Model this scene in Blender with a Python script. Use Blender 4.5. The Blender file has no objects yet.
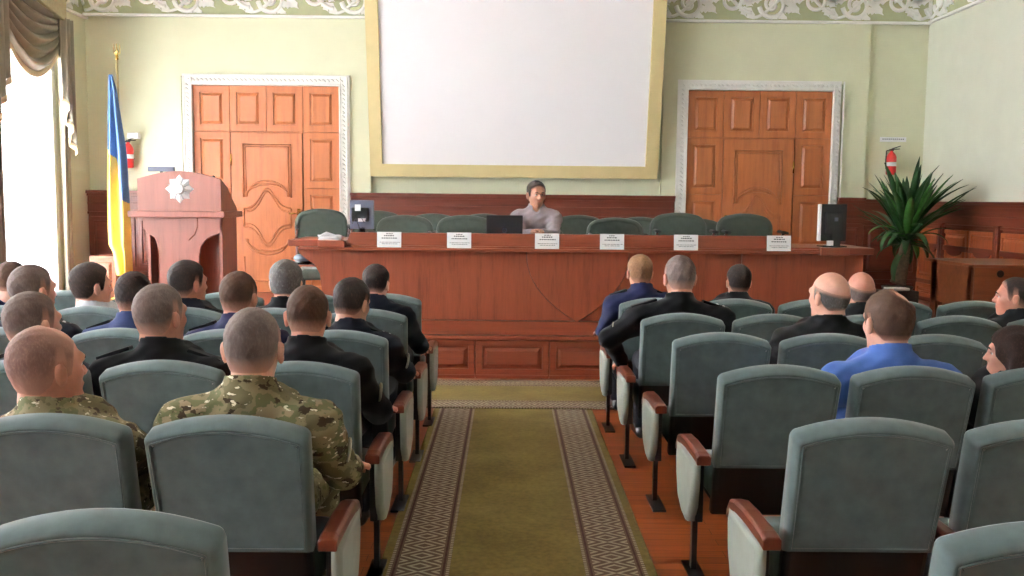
import bpy, bmesh, math, random
import numpy as np
from mathutils import Vector, Matrix, Euler
PI = math.pi
random.seed(7)
sc = bpy.context.scene
COL = sc.collection
# ------------------------------------------------------------------ camera
F, CH = 950.0, 1.62
cam_d = bpy.data.cameras.new('camera'); cam = bpy.data.objects.new('camera', cam_d); COL.objects.link(cam)
cam_d.sensor_width = 36; cam_d.lens = F/1024*36; cam_d.clip_start = .05; cam_d.clip_end = 200
PITCH = math.atan(89/F); YAW = math.atan(4.9/F); ROLL = .0098
CM = Matrix.Translation((0, 0, CH)) @ Matrix.Rotation(-YAW, 4, 'Z') @ Matrix.Rotation(PI/2-PITCH, 4, 'X') @ Matrix.Rotation(ROLL, 4, 'Z')
cam.matrix_world = CM
sc.camera = cam
def at(px, py, Y):
    """world point at room depth Y that a photo pixel shows"""
    d = CM.to_3x3() @ Vector(((px-512)/F, -(py-288)/F, -1))
    o = CM.translation
    return o + d*((Y-o.y)/d.y)
def atX(px, py, X):
    d = CM.to_3x3() @ Vector(((px-512)/F, -(py-288)/F, -1))
    o = CM.translation
    return o + d*((X-o.x)/d.x)
# ------------------------------------------------------------------ materials
def srgb(c):
    return tuple(((v/255)/12.92 if v/255 <= .04045 else ((v/255+.055)/1.055)**2.4) for v in c)
MATS = {}
def nodes(name):
    m = bpy.data.materials.new(name); m.use_nodes = True
    nt = m.node_tree; b = nt.nodes['Principled BSDF']
    return m, nt, b
def L(nt, a, b): nt.links.new(a, b)
def coords(nt, scale=(1,1,1), obj=True, rot=(0,0,0)):
    tc = nt.nodes.new('ShaderNodeTexCoord'); mp = nt.nodes.new('ShaderNodeMapping')
    mp.inputs['Scale'].default_value = scale; mp.inputs['Rotation'].default_value = rot
    L(nt, tc.outputs['Object' if obj else 'Generated'], mp.inputs['Vector'])
    return mp.outputs['Vector']
def noise(nt, vec, scale, detail=4, rough=.55):
    n = nt.nodes.new('ShaderNodeTexNoise'); n.inputs['Scale'].default_value = scale
    n.inputs['Detail'].default_value = detail; n.inputs['Roughness'].default_value = rough
    L(nt, vec, n.inputs['Vector']); return n.outputs['Fac']
def ramp(nt, fac, stops, interp='LINEAR'):
    r = nt.nodes.new('ShaderNodeValToRGB'); r.color_ramp.interpolation = interp
    e = r.color_ramp.elements
    while len(e) > 1: e.remove(e[-1])
    e[0].position = stops[0][0]; e[0].color = (*stops[0][1], 1)
    for p, c in stops[1:]:
        k = e.new(p); k.color = (*c, 1)
    L(nt, fac, r.inputs['Fac']); return r.outputs['Color']
def bump(nt, b, fac, strength=.2, dist=.01):
    n = nt.nodes.new('ShaderNodeBump'); n.inputs['Strength'].default_value = strength; n.inputs['Distance'].default_value = dist
    L(nt, fac, n.inputs['Height']); L(nt, n.outputs['Normal'], b.inputs['Normal'])
def mul(c, k): return tuple(min(1, v*k) for v in c)
def plain(name, col, rough=.6, var=.08, scale=20, metal=0, bmp=0, spec=.5, sheen=0):
    m, nt, b = nodes(name); c = srgb(col)
    v = coords(nt); n = noise(nt, v, scale)
    L(nt, ramp(nt, n, [(.3, mul(c, 1-var)), (.7, mul(c, 1+var))]), b.inputs['Base Color'])
    b.inputs['Roughness'].default_value = rough; b.inputs['Metallic'].default_value = metal
    b.inputs['Specular IOR Level'].default_value = spec
    if sheen:
        b.inputs['Sheen Weight'].default_value = sheen; b.inputs['Sheen Roughness'].default_value = .35
    if bmp: bump(nt, b, n, bmp, .003)
    MATS[name] = m; return m
def wood(name, c1, c2, axis='Z', rough=.35, scale=1.0, spec=.5):
    m, nt, b = nodes(name)
    s = {'Z': (9, 9, .7), 'X': (.7, 9, 9), 'Y': (9, .7, 9)}[axis]
    v = coords(nt, tuple(k*scale for k in s))
    n = noise(nt, v, 2.2, 6, .6)
    v2 = coords(nt, tuple(k*scale*5 for k in s)); n2 = noise(nt, v2, 3, 3)
    mx = nt.nodes.new('ShaderNodeMath'); mx.operation = 'MULTIPLY_ADD'; mx.inputs[1].default_value = .35
    L(nt, n2, mx.inputs[0]); L(nt, n, mx.inputs[2])
    L(nt, ramp(nt, mx.outputs[0], [(.42, srgb(c2)), (.62, mul(srgb(c1), .85)), (.85, srgb(c1))]), b.inputs['Base Color'])
    b.inputs['Roughness'].default_value = rough; b.inputs['Specular IOR Level'].default_value = spec
    MATS[name] = m; return m
# ------------------------------------------------------------------ mesh helpers
def link(name, me, mats=None, parent=None):
    o = bpy.data.objects.new(name, me); COL.objects.link(o)
    if mats:
        for m in (mats if isinstance(mats, (list, tuple)) else [mats]): me.materials.append(m)
    if parent: o.parent = parent
    return o
def tag(o, label=None, cat=None, group=None, kind=None):
    if label: o['label'] = label
    if cat: o['category'] = cat
    if group: o['group'] = group
    if kind: o['kind'] = kind
    return o
def empty(name, loc=(0,0,0), rz=0):
    o = bpy.data.objects.new(name, None); COL.objects.link(o); o.location = loc; o.rotation_euler = (0, 0, rz)
    o.empty_display_size = .1; return o
class MB:
    def __init__(s): s.v = []; s.f = []; s.mi = []; s.sm = []
    def add(s, vs, fs, M=None, mi=0, smooth=False):
        b = len(s.v)
        s.v += [tuple((M @ Vector(p)) if M else p) for p in vs]
        s.f += [tuple(i+b for i in f) for f in fs]
        s.mi += [mi]*len(fs); s.sm += [smooth]*len(fs)
        return s
    def box(s, lo, hi, M=None, mi=0):
        x0,y0,z0 = lo; x1,y1,z1 = hi
        v = [(x0,y0,z0),(x1,y0,z0),(x1,y1,z0),(x0,y1,z0),(x0,y0,z1),(x1,y0,z1),(x1,y1,z1),(x0,y1,z1)]
        return s.add(v, [(3,2,1,0),(4,5,6,7),(0,1,5,4),(1,2,6,5),(2,3,7,6),(3,0,4,7)], M, mi)
    def loft(s, rings, M=None, mi=0, smooth=True, cap=True, closed=True):
        n = len(rings[0]); v = [p for r in rings for p in r]; f = []
        for i in range(len(rings)-1):
            for j in range(n if closed else n-1):
                a = i*n+j; b2 = i*n+(j+1) % n
                f.append((a, b2, b2+n, a+n))
        s.add(v, f, M, mi, smooth)
        if cap:
            s.add(rings[0], [tuple(range(n))[::-1]], M, mi); s.add(rings[-1], [tuple(range(n))], M, mi)
        return s
    def tube(s, pts, r, n=8, M=None, mi=0, closed=False, ry=None):
        pts = [Vector(p) for p in pts]; rr = r if isinstance(r, (list, tuple)) else [r]*len(pts)
        rings = []; up = Vector((0,0,1))
        t0 = None
        for i, p in enumerate(pts):
            a = pts[i-1] if (i > 0 or closed) else p; b2 = pts[(i+1) % len(pts)] if (i < len(pts)-1 or closed) else p
            t = (b2-a).normalized()
            if t0 is None:
                x = t.cross(up if abs(t.z) < .9 else Vector((0,1,0))).normalized()
            else:
                x = (x - t*x.dot(t)).normalized()
            y = t.cross(x); t0 = t
            rings.append([tuple(p + x*math.cos(2*PI*k/n)*rr[i] + y*math.sin(2*PI*k/n)*rr[i]*(ry or 1)) for k in range(n)])
        if closed: rings.append(rings[0]); return s.loft(rings, M, mi, True, False)
        return s.loft(rings, M, mi, True, True)
    def lathe(s, prof, n=20, M=None, mi=0):
        return s.loft([[(r*math.cos(2*PI*k/n), r*math.sin(2*PI*k/n), z) for k in range(n)] for r, z in prof], M, mi)
    def prism(s, out, y0, y1, M=None, mi=0):     # outline in XZ, extruded in Y
        n = len(out)
        s.add([(x, y0, z) for x, z in out]+[(x, y1, z) for x, z in out],
              [tuple(range(n)), tuple(range(2*n-1, n-1, -1))]+[(i, i+n, (i+1) % n+n, (i+1) % n) for i in range(n)], M, mi)
        return s
    def build(s, name, mat, parent=None, bevel=0, seg=2, mesh_only=False):
        me = bpy.data.meshes.new(name); me.from_pydata(s.v, [], s.f)
        me.polygons.foreach_set('material_index', s.mi); me.polygons.foreach_set('use_smooth', s.sm)
        bm = bmesh.new(); bm.from_mesh(me); bmesh.ops.remove_doubles(bm, verts=bm.verts, dist=1e-5)
        bmesh.ops.recalc_face_normals(bm, faces=bm.faces); bm.to_mesh(me); bm.free()
        o = link(name, me, mat, parent)
        if bevel:
            md = o.modifiers.new('bevel', 'BEVEL'); md.width = bevel; md.segments = seg; md.limit_method = 'ANGLE'; md.angle_limit = math.radians(40)
        return o
def T(x, y, z): return Matrix.Translation((x, y, z))
def RX(a): return Matrix.Rotation(a, 4, 'X')
def RY(a): return Matrix.Rotation(a, 4, 'Y')
def RZ(a): return Matrix.Rotation(a, 4, 'Z')
def copy_tree(o, parent=None):
    c = o.copy(); COL.objects.link(c)
    if parent: c.parent = parent
    for ch in list(o.children): copy_tree(ch, c)
    return c
def offset_outline(out, d):
    n = len(out); res = []
    cx = sum(p[0] for p in out)/n; cz = sum(p[1] for p in out)/n
    for i in range(n):
        a, b, c = Vector(out[i-1]), Vector(out[i]), Vector(out[(i+1) % n])
        n1 = (b-a); n1 = Vector((n1.y, -n1.x)).normalized(); n2 = (c-b); n2 = Vector((n2.y, -n2.x)).normalized()
        nn = (n1+n2).normalized(); k = 1/max(.5, nn.dot(n1))
        if nn.dot(b-Vector((cx, cz))) < 0: nn = -nn
        res.append((b.x-nn.x*d*k, b.y-nn.y*d*k))
    return res
# ------------------------------------------------------------------ material library
chairF = plain('velour_grey_green', (92,106,106), .85, .14, 14, bmp=.15, spec=.2, sheen=.35)
chairPad = plain('velour_light', (150,156,146), .85, .06, 14, bmp=.15, spec=.2, sheen=.3)
blackP = plain('black_plastic', (12,13,15), .5, .1)
blackM = plain('black_metal', (24,24,26), .4, .1)
armWood = wood('armrest_wood', (112,54,36), (78,34,22), 'Y', .3)
podW = wood('podium_mahogany', (146,74,50), (108,50,34), 'Z', .35)
podWX = wood('podium_mahogany_long', (138,70,48), (102,48,33), 'X', .33)
lecW = wood('lectern_mahogany', (138,86,74), (112,67,59), 'Z', .35)
doorW = wood('door_oak', (174,102,58), (142,76,42), 'Z', .4)
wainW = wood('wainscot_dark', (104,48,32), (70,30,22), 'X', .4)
wainP = wood('wainscot_panel', (158,84,48), (124,62,36), 'Z', .4)
wallM = plain('wall_green', (214,216,188), .9, .03, 3, bmp=.04)
wallM2 = plain('wall_green_pale', (214,217,200), .9, .03, 3, bmp=.04)
whiteP = plain('white_plaster', (232,232,228), .8, .03, 6)
friezeBg = plain('frieze_ground', (172,176,140), .9, .06, 6)
ceilM = plain('ceiling_paint', (225,225,215), .9, .02, 3)
screenM = plain('screen_fabric', (240,239,243), .9, .01, 2)
goldM = plain('screen_gold_frame', (204,188,138), .6, .04, 6)
brass = plain('brass', (200,160,80), .25, .05, metal=1)
chrome = plain('chrome', (200,200,205), .15, .02, metal=1)
paper = plain('paper', (238,240,243), .8, .02)
ink = plain('ink', (90,95,105), .8, .1)
offG = plain('office_velour', (72,80,73), .9, .12, 16, bmp=.15, spec=.2, sheen=.35)
swagM = plain('swag_fabric', (146,140,124), .7, .10, 6, spec=.4, sheen=.2)
fringe = plain('fringe', (214,196,160), .8, .12, 60)
skin = plain('skin', (205,150,128), .55, .05, 30, spec=.4)
redM = plain('extinguisher_red', (190,40,40), .35, .05)
leafM = plain('palm_leaf', (38,72,36), .5, .3, 12, spec=.4)
leafM2 = plain('palm_leaf_light', (60,110,48), .5, .3, 12, spec=.4)
barkM = plain('palm_bark', (92,78,62), .9, .3, 30, bmp=.5)
potM = plain('plant_pot', (50,40,36), .5, .1)
deskW = wood('desk_veneer', (128,72,42), (102,54,30), 'X', .4)
silver = plain('badge_silver', (215,218,222), .35, .08, 60, metal=.6)
screenBk = plain('monitor_black', (18,20,26), .25, .05)
monG = plain('monitor_grey', (92,98,118), .45, .05)
# glass
gm, nt, b = nodes('window_glass'); b.inputs['Base Color'].default_value = (1,1,1,1); b.inputs['Roughness'].default_value = .02
b.inputs['Transmission Weight'].default_value = 1; b.inputs['IOR'].default_value = 1.1
# sheer
shM, nt, b = nodes('sheer_voile'); nt.nodes.remove(b)
out = nt.nodes['Material Output']; tr = nt.nodes.new('ShaderNodeBsdfTransparent'); tl = nt.nodes.new('ShaderNodeBsdfTranslucent')
tl.inputs['Color'].default_value = (.95,.94,.95,1); mx = nt.nodes.new('ShaderNodeMixShader'); mx.inputs[0].default_value = .55
L(nt, tr.outputs[0], mx.inputs[1]); L(nt, tl.outputs[0], mx.inputs[2]); L(nt, mx.outputs[0], out.inputs['Surface'])
# floor parquet
flM, nt, b = nodes('parquet')
v = coords(nt, (1,1,1), rot=(0,0,PI/2)); br = nt.nodes.new('ShaderNodeTexBrick')
br.inputs['Scale'].default_value = 1; br.inputs['Brick Width'].default_value = .62; br.inputs['Row Height'].default_value = .075
br.inputs['Mortar Size'].default_value = .0015; br.inputs['Color1'].default_value = (*srgb((176,96,50)),1); br.inputs['Color2'].default_value = (*srgb((146,74,38)),1)
br.inputs['Mortar'].default_value = (*srgb((80,40,22)),1); br.offset = .37
v2 = coords(nt, (1,1,1)); L(nt, v2, br.inputs['Vector'])
n = noise(nt, coords(nt, (1.2, 26, 1)), 2.5, 5); mxc = nt.nodes.new('ShaderNodeMix'); mxc.data_type = 'RGBA'; mxc.blend_type = 'MULTIPLY'
mxc.inputs[0].default_value = 1; L(nt, br.outputs['Color'], mxc.inputs[6]); L(nt, ramp(nt, n, [(.3,(.65,.6,.55)),(.7,(1.1,1.05,1))]), mxc.inputs[7])
L(nt, mxc.outputs[2], b.inputs['Base Color']); b.inputs['Roughness'].default_value = .32
# carpet: pattern from the runner's own x (across) and y (along)
def mth(nt, op, a, b2=None, c=None):
    m = nt.nodes.new('ShaderNodeMath'); m.operation = op
    for i, q in enumerate((a, b2, c)):
        if q is None: continue
        if isinstance(q, (int, float)): m.inputs[i].default_value = q
        else: L(nt, q, m.inputs[i])
    return m.outputs[0]
def mixc(nt, f, a, b2):
    m = nt.nodes.new('ShaderNodeMix'); m.data_type = 'RGBA'; L(nt, f, m.inputs[0])
    for k, q in ((6, a), (7, b2)):
        if isinstance(q, tuple): m.inputs[k].default_value = (*q, 1)
        else: L(nt, q, m.inputs[k])
    return m.outputs[2]
def carpet_mat():
    m, nt, b = nodes('carpet')
    tc = nt.nodes.new('ShaderNodeTexCoord'); sp = nt.nodes.new('ShaderNodeSeparateXYZ'); L(nt, tc.outputs['Object'], sp.inputs[0])
    x, y = sp.outputs[0], sp.outputs[1]
    ax = mth(nt, 'ABSOLUTE', x)
    inb = mth(nt, 'MULTIPLY', mth(nt, 'GREATER_THAN', ax, .295), mth(nt, 'LESS_THAN', ax, .565))
    u = mth(nt, 'DIVIDE', mth(nt, 'SUBTRACT', ax, .43), .095)            # -1..1 inside the figure band
    per = .125
    w = mth(nt, 'ABSOLUTE', mth(nt, 'SUBTRACT', mth(nt, 'FRACT', mth(nt, 'DIVIDE', y, per)), .5))
    d = mth(nt, 'ADD', mth(nt, 'MULTIPLY', mth(nt, 'ABSOLUTE', u), .5), w)   # diamond field
    lines = mth(nt, 'GREATER_THAN', mth(nt, 'FRACT', mth(nt, 'MULTIPLY', d, 3.3)), .60)
    figure = mth(nt, 'MULTIPLY', lines, mth(nt, 'LESS_THAN', mth(nt, 'ABSOLUTE', u), 1.0))
    w2 = mth(nt, 'LESS_THAN', mth(nt, 'FRACT', mth(nt, 'DIVIDE', y, .022)), .55)
    e1 = mth(nt, 'LESS_THAN', mth(nt, 'ABSOLUTE', mth(nt, 'SUBTRACT', ax, .303)), .007)
    e2 = mth(nt, 'LESS_THAN', mth(nt, 'ABSOLUTE', mth(nt, 'SUBTRACT', ax, .558)), .007)
    e3 = mth(nt, 'LESS_THAN', mth(nt, 'ABSOLUTE', mth(nt, 'SUBTRACT', mth(nt, 'ABSOLUTE', mth(nt, 'SUBTRACT', ax, .43)), .108)), .005)
    edge = mth(nt, 'MULTIPLY', mth(nt, 'MAXIMUM', e1, e2), w2)
    light = mth(nt, 'MAXIMUM', figure, edge)
    nz = noise(nt, coords(nt), 40, 3); nl = noise(nt, coords(nt), 2.5, 3)
    olive = ramp(nt, nl, [(.3, srgb((104,90,50))), (.7, srgb((126,110,64)))])
    c = mixc(nt, light, srgb((98,78,64)), srgb((156,143,122)))
    c = mixc(nt, e3, c, srgb((74,46,42)))
    c = mixc(nt, inb, olive, c)
    mm = nt.nodes.new('ShaderNodeMix'); mm.data_type = 'RGBA'; mm.blend_type = 'MULTIPLY'; mm.inputs[0].default_value = 1
    L(nt, c, mm.inputs[6]); L(nt, ramp(nt, nz, [(.3, (.82,.82,.82)), (.7, (1.12,1.12,1.12))]), mm.inputs[7])
    L(nt, mm.outputs[2], b.inputs['Base Color']); b.inputs['Roughness'].default_value = .95; b.inputs['Specular IOR Level'].default_value = .1
    bump(nt, b, nz, .3, .004)
    return m
carpetM = carpet_mat()
# camouflage
def camo_mat():
    m, nt, b = nodes('camouflage')
    v = coords(nt, (1,1,1.5))
    n1 = noise(nt, v, 7, 5, .55); n2 = noise(nt, coords(nt, (1.2,1.2,1.9)), 12, 4, .6); n3 = noise(nt, coords(nt, (1,1.4,2.6), rot=(.3,.2,.4)), 26, 3, .5)
    base = ramp(nt, n1, [(0, srgb((104,98,72))), (.46, srgb((130,120,92))), (.54, srgb((104,104,74))), (.62, srgb((146,130,104)))], 'CONSTANT')
    dk = mth(nt, 'GREATER_THAN', n2, .585); lt = mth(nt, 'GREATER_THAN', n3, .65)
    c = mixc(nt, dk, base, srgb((66,54,40))); c = mixc(nt, lt, c, srgb((212,204,180)))
    L(nt, c, b.inputs['Base Color']); b.inputs['Roughness'].default_value = .9; b.inputs['Specular IOR Level'].default_value = .2
    return m
camoM = camo_mat()
# flag: blue over yellow, the seam runs down the hanging cloth
fm, nt, b = nodes('flag_cloth')
at_ = nt.nodes.new('ShaderNodeAttribute'); at_.attribute_name = 'stripe'
L(nt, mixc(nt, mth(nt, 'GREATER_THAN', at_.outputs['Fac'], .5), srgb((78,112,156)), srgb((214,182,88))), b.inputs['Base Color']); b.inputs['Roughness'].default_value = .6
flagM = fm
# ------------------------------------------------------------------ room
ZW = 12.3; XL, XR = -5.37, 5.33; YB = -5.0; HC = 5.3; STZ = .385; SF = 8.54
tag(MB().box((XL-.3, YB-.3, -.1), (XR+.3, ZW+.3, 0)).build('floor', flM), kind='structure')
tag(MB().box((XL-.3, YB-.3, HC), (XR+.3, ZW+.3, HC+.1)).build('ceiling', ceilM), kind='structure')
w = MB().box((XL, ZW, 0), (XR, ZW+.25, HC))
xa, xb = at(160, 100, ZW).x, at(866, 100, ZW).x
w.box((xa, ZW-.07, 0), (at(183,100,ZW).x, ZW, HC)); w.box((at(350,100,ZW).x, ZW-.07, 0), (at(371.5,180,ZW).x, ZW, HC))
w.box((at(842,100,ZW).x, ZW-.07, 0), (xb, ZW, HC))
w.box((at(183,100,ZW).x, ZW-.07, at(260,73,ZW).z-.05), (at(350,100,ZW).x, ZW, HC))
w.box((at(678,100,ZW).x, ZW-.07, at(760,80,ZW).z-.05), (at(842,100,ZW).x, ZW, HC))
w.box((at(662,100,ZW).x, ZW-.07, 0), (at(678,100,ZW).x, ZW, HC))
tag(w.build('wall_back', wallM), kind='structure')
tag(MB().box((XR, YB, 0), (XR+.25, ZW+.25, HC)).build('wall_right', wallM2), kind='structure')
tag(MB().box((XL, YB-.25, 0), (XR, YB, HC)).build('wall_front', wallM2), kind='structure')
WINS = [(9.62, 11.28), (7.0, 8.6), (3.9, 5.5), (.8, 2.4), (-2.3, -.7)]
wl = MB(); ys = YB
WZ0, WZ1 = .48, 4.35
for a, c in sorted(WINS):
    wl.box((XL-.25, ys, 0), (XL, a, HC)); wl.box((XL-.25, a, 0), (XL, c, WZ0)); wl.box((XL-.25, a, WZ1), (XL, c, HC)); ys = c
wl.box((XL-.25, ys, 0), (XL, ZW+.25, HC))
tag(wl.build('wall_left', wallM), kind='structure')
for i, (a, c) in enumerate(WINS):
    r = empty('window_%d' % (i+1), (XL-.15, (a+c)/2, WZ0)); tag(r, kind='structure')
    hw = (c-a)/2; hh = WZ1-WZ0; m = MB(); x0, x1 = -.03, .03
    m.box((x0, -hw, 0), (x1, -hw+.07, hh)); m.box((x0, hw-.07, 0), (x1, hw, hh)); m.box((x0, -hw, 0), (x1, hw, .07)); m.box((x0, -hw, hh-.07), (x1, hw, hh))
    m.box((x0, -.035, 0), (x1, .035, hh)); m.box((x0, -hw, hh*.68), (x1, hw, hh*.68+.06))
    m.build('window_frame', whiteP, r)
    MB().box((-.004, -hw+.05, .05), (.004, hw-.05, hh-.05)).build('window_pane', gm, r)
    MB().box((.0, -hw-.05, -.04), (.28, hw+.05, 0)).build('window_sill', whiteP, r)
# stage
sx0, sx1 = XL+.001, XR-.001
st = MB().box((sx0, SF, 0), (sx1, ZW, STZ-.012)); st.box((sx0, SF-.02, STZ-.012), (sx1, ZW, STZ))
stage = tag(st.build('stage_platform', podWX, bevel=.004), kind='structure')
def raised(m, x0, x1, z0, z1, y, mi=0, g=.012, fr=.07, M=None, s=-1):
    """raised-and-fielded panel facing -Y at depth y"""
    lp = [(.001, .018), (.002, .004), (.005, 0), (fr, 0), (fr+.003, .017), (fr+.016, .017), (fr+.045, -.003), (fr+.05, -.003)]
    mx_ = min(x1-x0, z1-z0)/2-.01
    rings = []
    for ins, dy in lp:
        ins = min(ins, mx_)
        rings.append([(x0+ins, y+dy, z0+ins), (x1-ins, y+dy, z0+ins), (x1-ins, y+dy, z1-ins), (x0+ins, y+dy, z1-ins)])
    n = len(rings); v = [p for r in rings for p in r]; f = []
    for i in range(n-1):
        for j in range(4): f.append((i*4+j, i*4+(j+1) % 4, (i+1)*4+(j+1) % 4, (i+1)*4+j))
    f.append(tuple((n-1)*4+j for j in range(4)))
    m.add(v, f, M, mi)
# front panels of the stage, each its own part
pw = 74.3/950*SF
x0 = at(549, 350, SF).x - pw*8
k = 0
for i in range(16):
    a = x0+i*pw; c = a+pw
    if a < XL+.05 or c > XR-.05: continue
    m = MB(); m.box((a+.004, SF-.03, .002), (c-.004, SF-.005, STZ-.03)); m.box((a+.005, SF-.047, .002), (c-.005, SF-.03, .031)); raised(m, a+.006, c-.006, .03, STZ-.035, SF-.048, fr=.055)
    m.build('front_panel', podWX, stage)
m = MB(); m.box((sx0, SF-.065, STZ-.03), (sx1, SF-.002, STZ+.005)); m.build('edge_moulding', podWX, stage, bevel=.008)
# ------------------------------------------------------------------ podium (presidium table)
xs = lambda px, y=SF: at(px, 250, y).x
zs = lambda py, y=SF, px=560: at(px, py, y).z
PF = SF+.02
pod = empty('presidium_table', (xs(581), PF, STZ)); O = T(*(-pod.location))
tag(pod, 'long mahogany presidium table with shield-shaped relief across the stage front', 'table')
pl, pr = xs(322), xs(846)
zt = zs(251.8); zp = zs(234)
mid_z = zs(321)
m = MB(); m.box((pl, PF, mid_z), (xs(737), PF+.04, zt)); m.box((xs(743), PF, mid_z), (pr, PF+.04, zt)); m.box((xs(737), PF+.02, mid_z), (xs(743), PF+.04, zt))
m.box((pr-.04, PF+.04, STZ), (pr, PF+.75, zt)); m.box((pl, PF+.04, STZ), (pl+.04, PF+.75, zt))
# curved bracket on the left end
m.prism([(xs(322), zs(300)), (xs(322), zt), (xs(297), zt), (xs(299), zs(256)), (xs(306), zs(262)), (xs(314), zs(267)), (xs(319), zs(276))], PF+.0, PF+.04)
m.build('front_board', podW, pod, bevel=.003).matrix_local = O
m = MB(); m.box((pl, PF-.012, STZ+.006), (pr, PF+.04, mid_z-.006)); m.build('plinth_rail', podWX, pod, bevel=.004).matrix_local = O
sh = []
for k in range(13):   # left half of the shield, top to tip
    t = k/12; sh.append((xs(527)+ (xs(578)-xs(527))*(t**2.3), zt-(zt-zs(322))*t))
shr = [(2*xs(578)-x, z) for x, z in sh[:-1]][::-1]
m = MB(); m.prism(sh+shr, PF-.022, PF+.005); so_ = m.build('shield_relief', podW, pod, bevel=.006); so_.matrix_local = O
m = MB(); m.tube([(x, PF-.004, z) for x, z in sh+shr[0:]], .008, 6); m.build('edge_shade_line', wainW, so_)  # dark wood tube stands in for the shaded groove line around the shield
# lip and worktop
m = MB(); m.box((xs(300), PF-.10, zt), (xs(818), PF+.70, zt+.028)); m.box((xs(352), PF-.085, zt+.028), (xs(818), PF-.03, zt+.045))
m.box((xs(288), PF-.02, zt+.028), (xs(352), PF+.72, zt+.085)); m.box((xs(320), PF-.12, zt+.025), (xs(346.5), PF-.02, zt+.087))
m.build('worktop', podWX, pod, bevel=.006).matrix_local = O
# parapet
m = MB(); xe = xs(790)
m.prism([(xs(346), zt+.045), (xs(351.5), zp), (xe-.06, zp), (xe, zt+.045)], PF-.075, PF-.035)
m.build('parapet_board', podWX, pod, bevel=.006).matrix_local = O
# right wing
m = MB(); m.box((xs(817), PF-.14, zt-.005), (xs(845), PF-.02, zt+.065)); m.box((xs(790), PF-.05, zt+.0), (xs(873), PF+.75, zt+.06))
m.build('wing_top', podWX, pod, bevel=.006).matrix_local = O
m = MB(); m.box((xs(846), PF+.03, STZ), (xs(866), PF+.07, zt)); m.box((xs(862), PF+.07, STZ), (xs(866), PF+.75, zt)); m.build('wing_side', podW, pod, bevel=.004).matrix_local = O
# name cards (leaning on the parapet face)
cards = [389, 459, 547, 612, 686, 779]
clab = ['leftmost white name card on the podium ledge, beside the grey monitor', 'white name card on podium ledge left of the black monitor', 'white name card standing below the seated presenter',
        'white name card right of presenter, above the shield relief', 'white name card in front of the widest green armchair, nearest the door', 'rightmost white name card, close to the dark monitor']
for i, (px, lb) in enumerate(zip(cards, clab)):
    base = at(px, 249.0+(px-508)*.0095, PF-.095); r = empty('name_card', (base.x, PF-.088, base.z)); tag(r, lb, 'name card', 'name cards along the podium')
    hw = .108; hh = .142; tilt = RX(math.radians(-4))
    MB().box((-hw, 0, 0), (hw, .002, hh), tilt).build('card_sheet', paper, r)
    m = MB(); rr = random.Random(i)
    for li, (zf, wd, th) in enumerate([(.86,.24,.007), (.73,.42,.010), (.58,.62,.009), (.34,.78,.004), (.24,.6,.004)]):
        x = -hw*wd
        while x < hw*wd:
            ln = rr.uniform(.008, .02) if th > .005 else rr.uniform(.006, .03)
            m.box((x, -.0016, hh*zf), (min(x+ln, hw*wd+.01), -.0003, hh*zf+th), tilt); x += ln+.005
    m.build('printed_text', ink, r)
# monitors, papers
def monitor(name, px0, px1, py0, py1, Y, zbase, label, bodym, rz=0, bezel=None):
    p0 = at(px0, py0, Y); p1 = at(px1, py1, Y)
    w = p1.x-p0.x; h = p0.z-p1.z
    r = empty(name, ((p0.x+p1.x)/2, Y, zbase), rz); tag(r, label, 'monitor')
    zb = p1.z-zbase; zt_ = p0.z-zbase
    MB().box((-w/2, -.02, zb), (w/2, .02, zt_)).build('display_housing', bodym, r, bevel=.006)
    return r, w, zb, zt_
dz = zt+.028
r, w, zb, zt_ = monitor('monitor', 350, 374, 200, 229, PF+.45, zt+.028, 'grey monitor seen from behind at the left end of the podium', monG)
MB().box((-w*.42, -.045, zb+.07), (w*.30, -.02, zt_-.07)).build('rear_cover', screenBk, r, bevel=.006)
MB().box((-.03, -.02, 0), (.03, .02, zb+.02)).box((-.12, -.09, 0), (.12, .09, .015)).build('stand', screenBk, r, bevel=.004)
MB().box((-.06, -.048, zb+.17), (-.005, -.044, zb+.23)).build('white_sticker', paper, r)
m = MB(); m.tube([(-.09,-.05,zb+.1),(-.08,-.07,zb+.05),(-.05,-.06,zb+.1),(-.02,-.07,zb+.03),(.0,-.06,.02)], .004); m.tube([(.0,-.05,zb+.11),(.03,-.07,zb+.06),(.05,-.06,zb+.1)], .004); m.build('cable', blackP, r)
MB().box((-.03, -.052, zb+.07), (.04, -.045, zb+.10)).build('label_tape', paper, r)
r, w, zb, zt_ = monitor('monitor', 486.5, 522.5, 215, 236, PF+.25, zt+.028, 'black monitor back in front of the seated presenter', screenBk)
MB().box((-.04, -.0, 0), (.04, .03, zb+.03)).box((-.12, -.06, 0), (.12, .1, .012)).build('stand', screenBk, r, bevel=.004)
m = MB(); m.tube([(.02*math.cos(a)+.0, -.022, zb+.05+.02*math.sin(a)) for a in [2*PI*i/20 for i in range(20)]], .0025, 6, closed=True); m.build('round_emblem', monG, r)
r, w, zb, zt_ = monitor('monitor', 820, 845, 204, 241, PF+.15, zt+.06, 'dark monitor seen from behind on the right wing of the podium', screenBk, rz=0)
MB().box((-w/2-.012, -.03, zb), (-w/2+.01, .025, zt_)).build('side_bezel', paper, r, bevel=.004)
MB().box((-.08, -.05, zb+.06), (.08, -.02, zb+.26)).build('rear_cover', screenBk, r, bevel=.01)
MB().box((-.02, -.06, .01), (.06, -.02, zb+.1)).box((-.11, -.09, 0), (.11, .09, .012)).build('stand', screenBk, r, bevel=.004)
MB().box((-.07, -.075, .015), (-.01, -.07, .06)).build('note', paper, r)
MB().box((.0, -.054, zb+.18), (.035, -.049, zb+.215)).build('round_label', monG, r, bevel=.01)
b0 = at(332, 241, PF+.05)
rr = random.Random(3)
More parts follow.
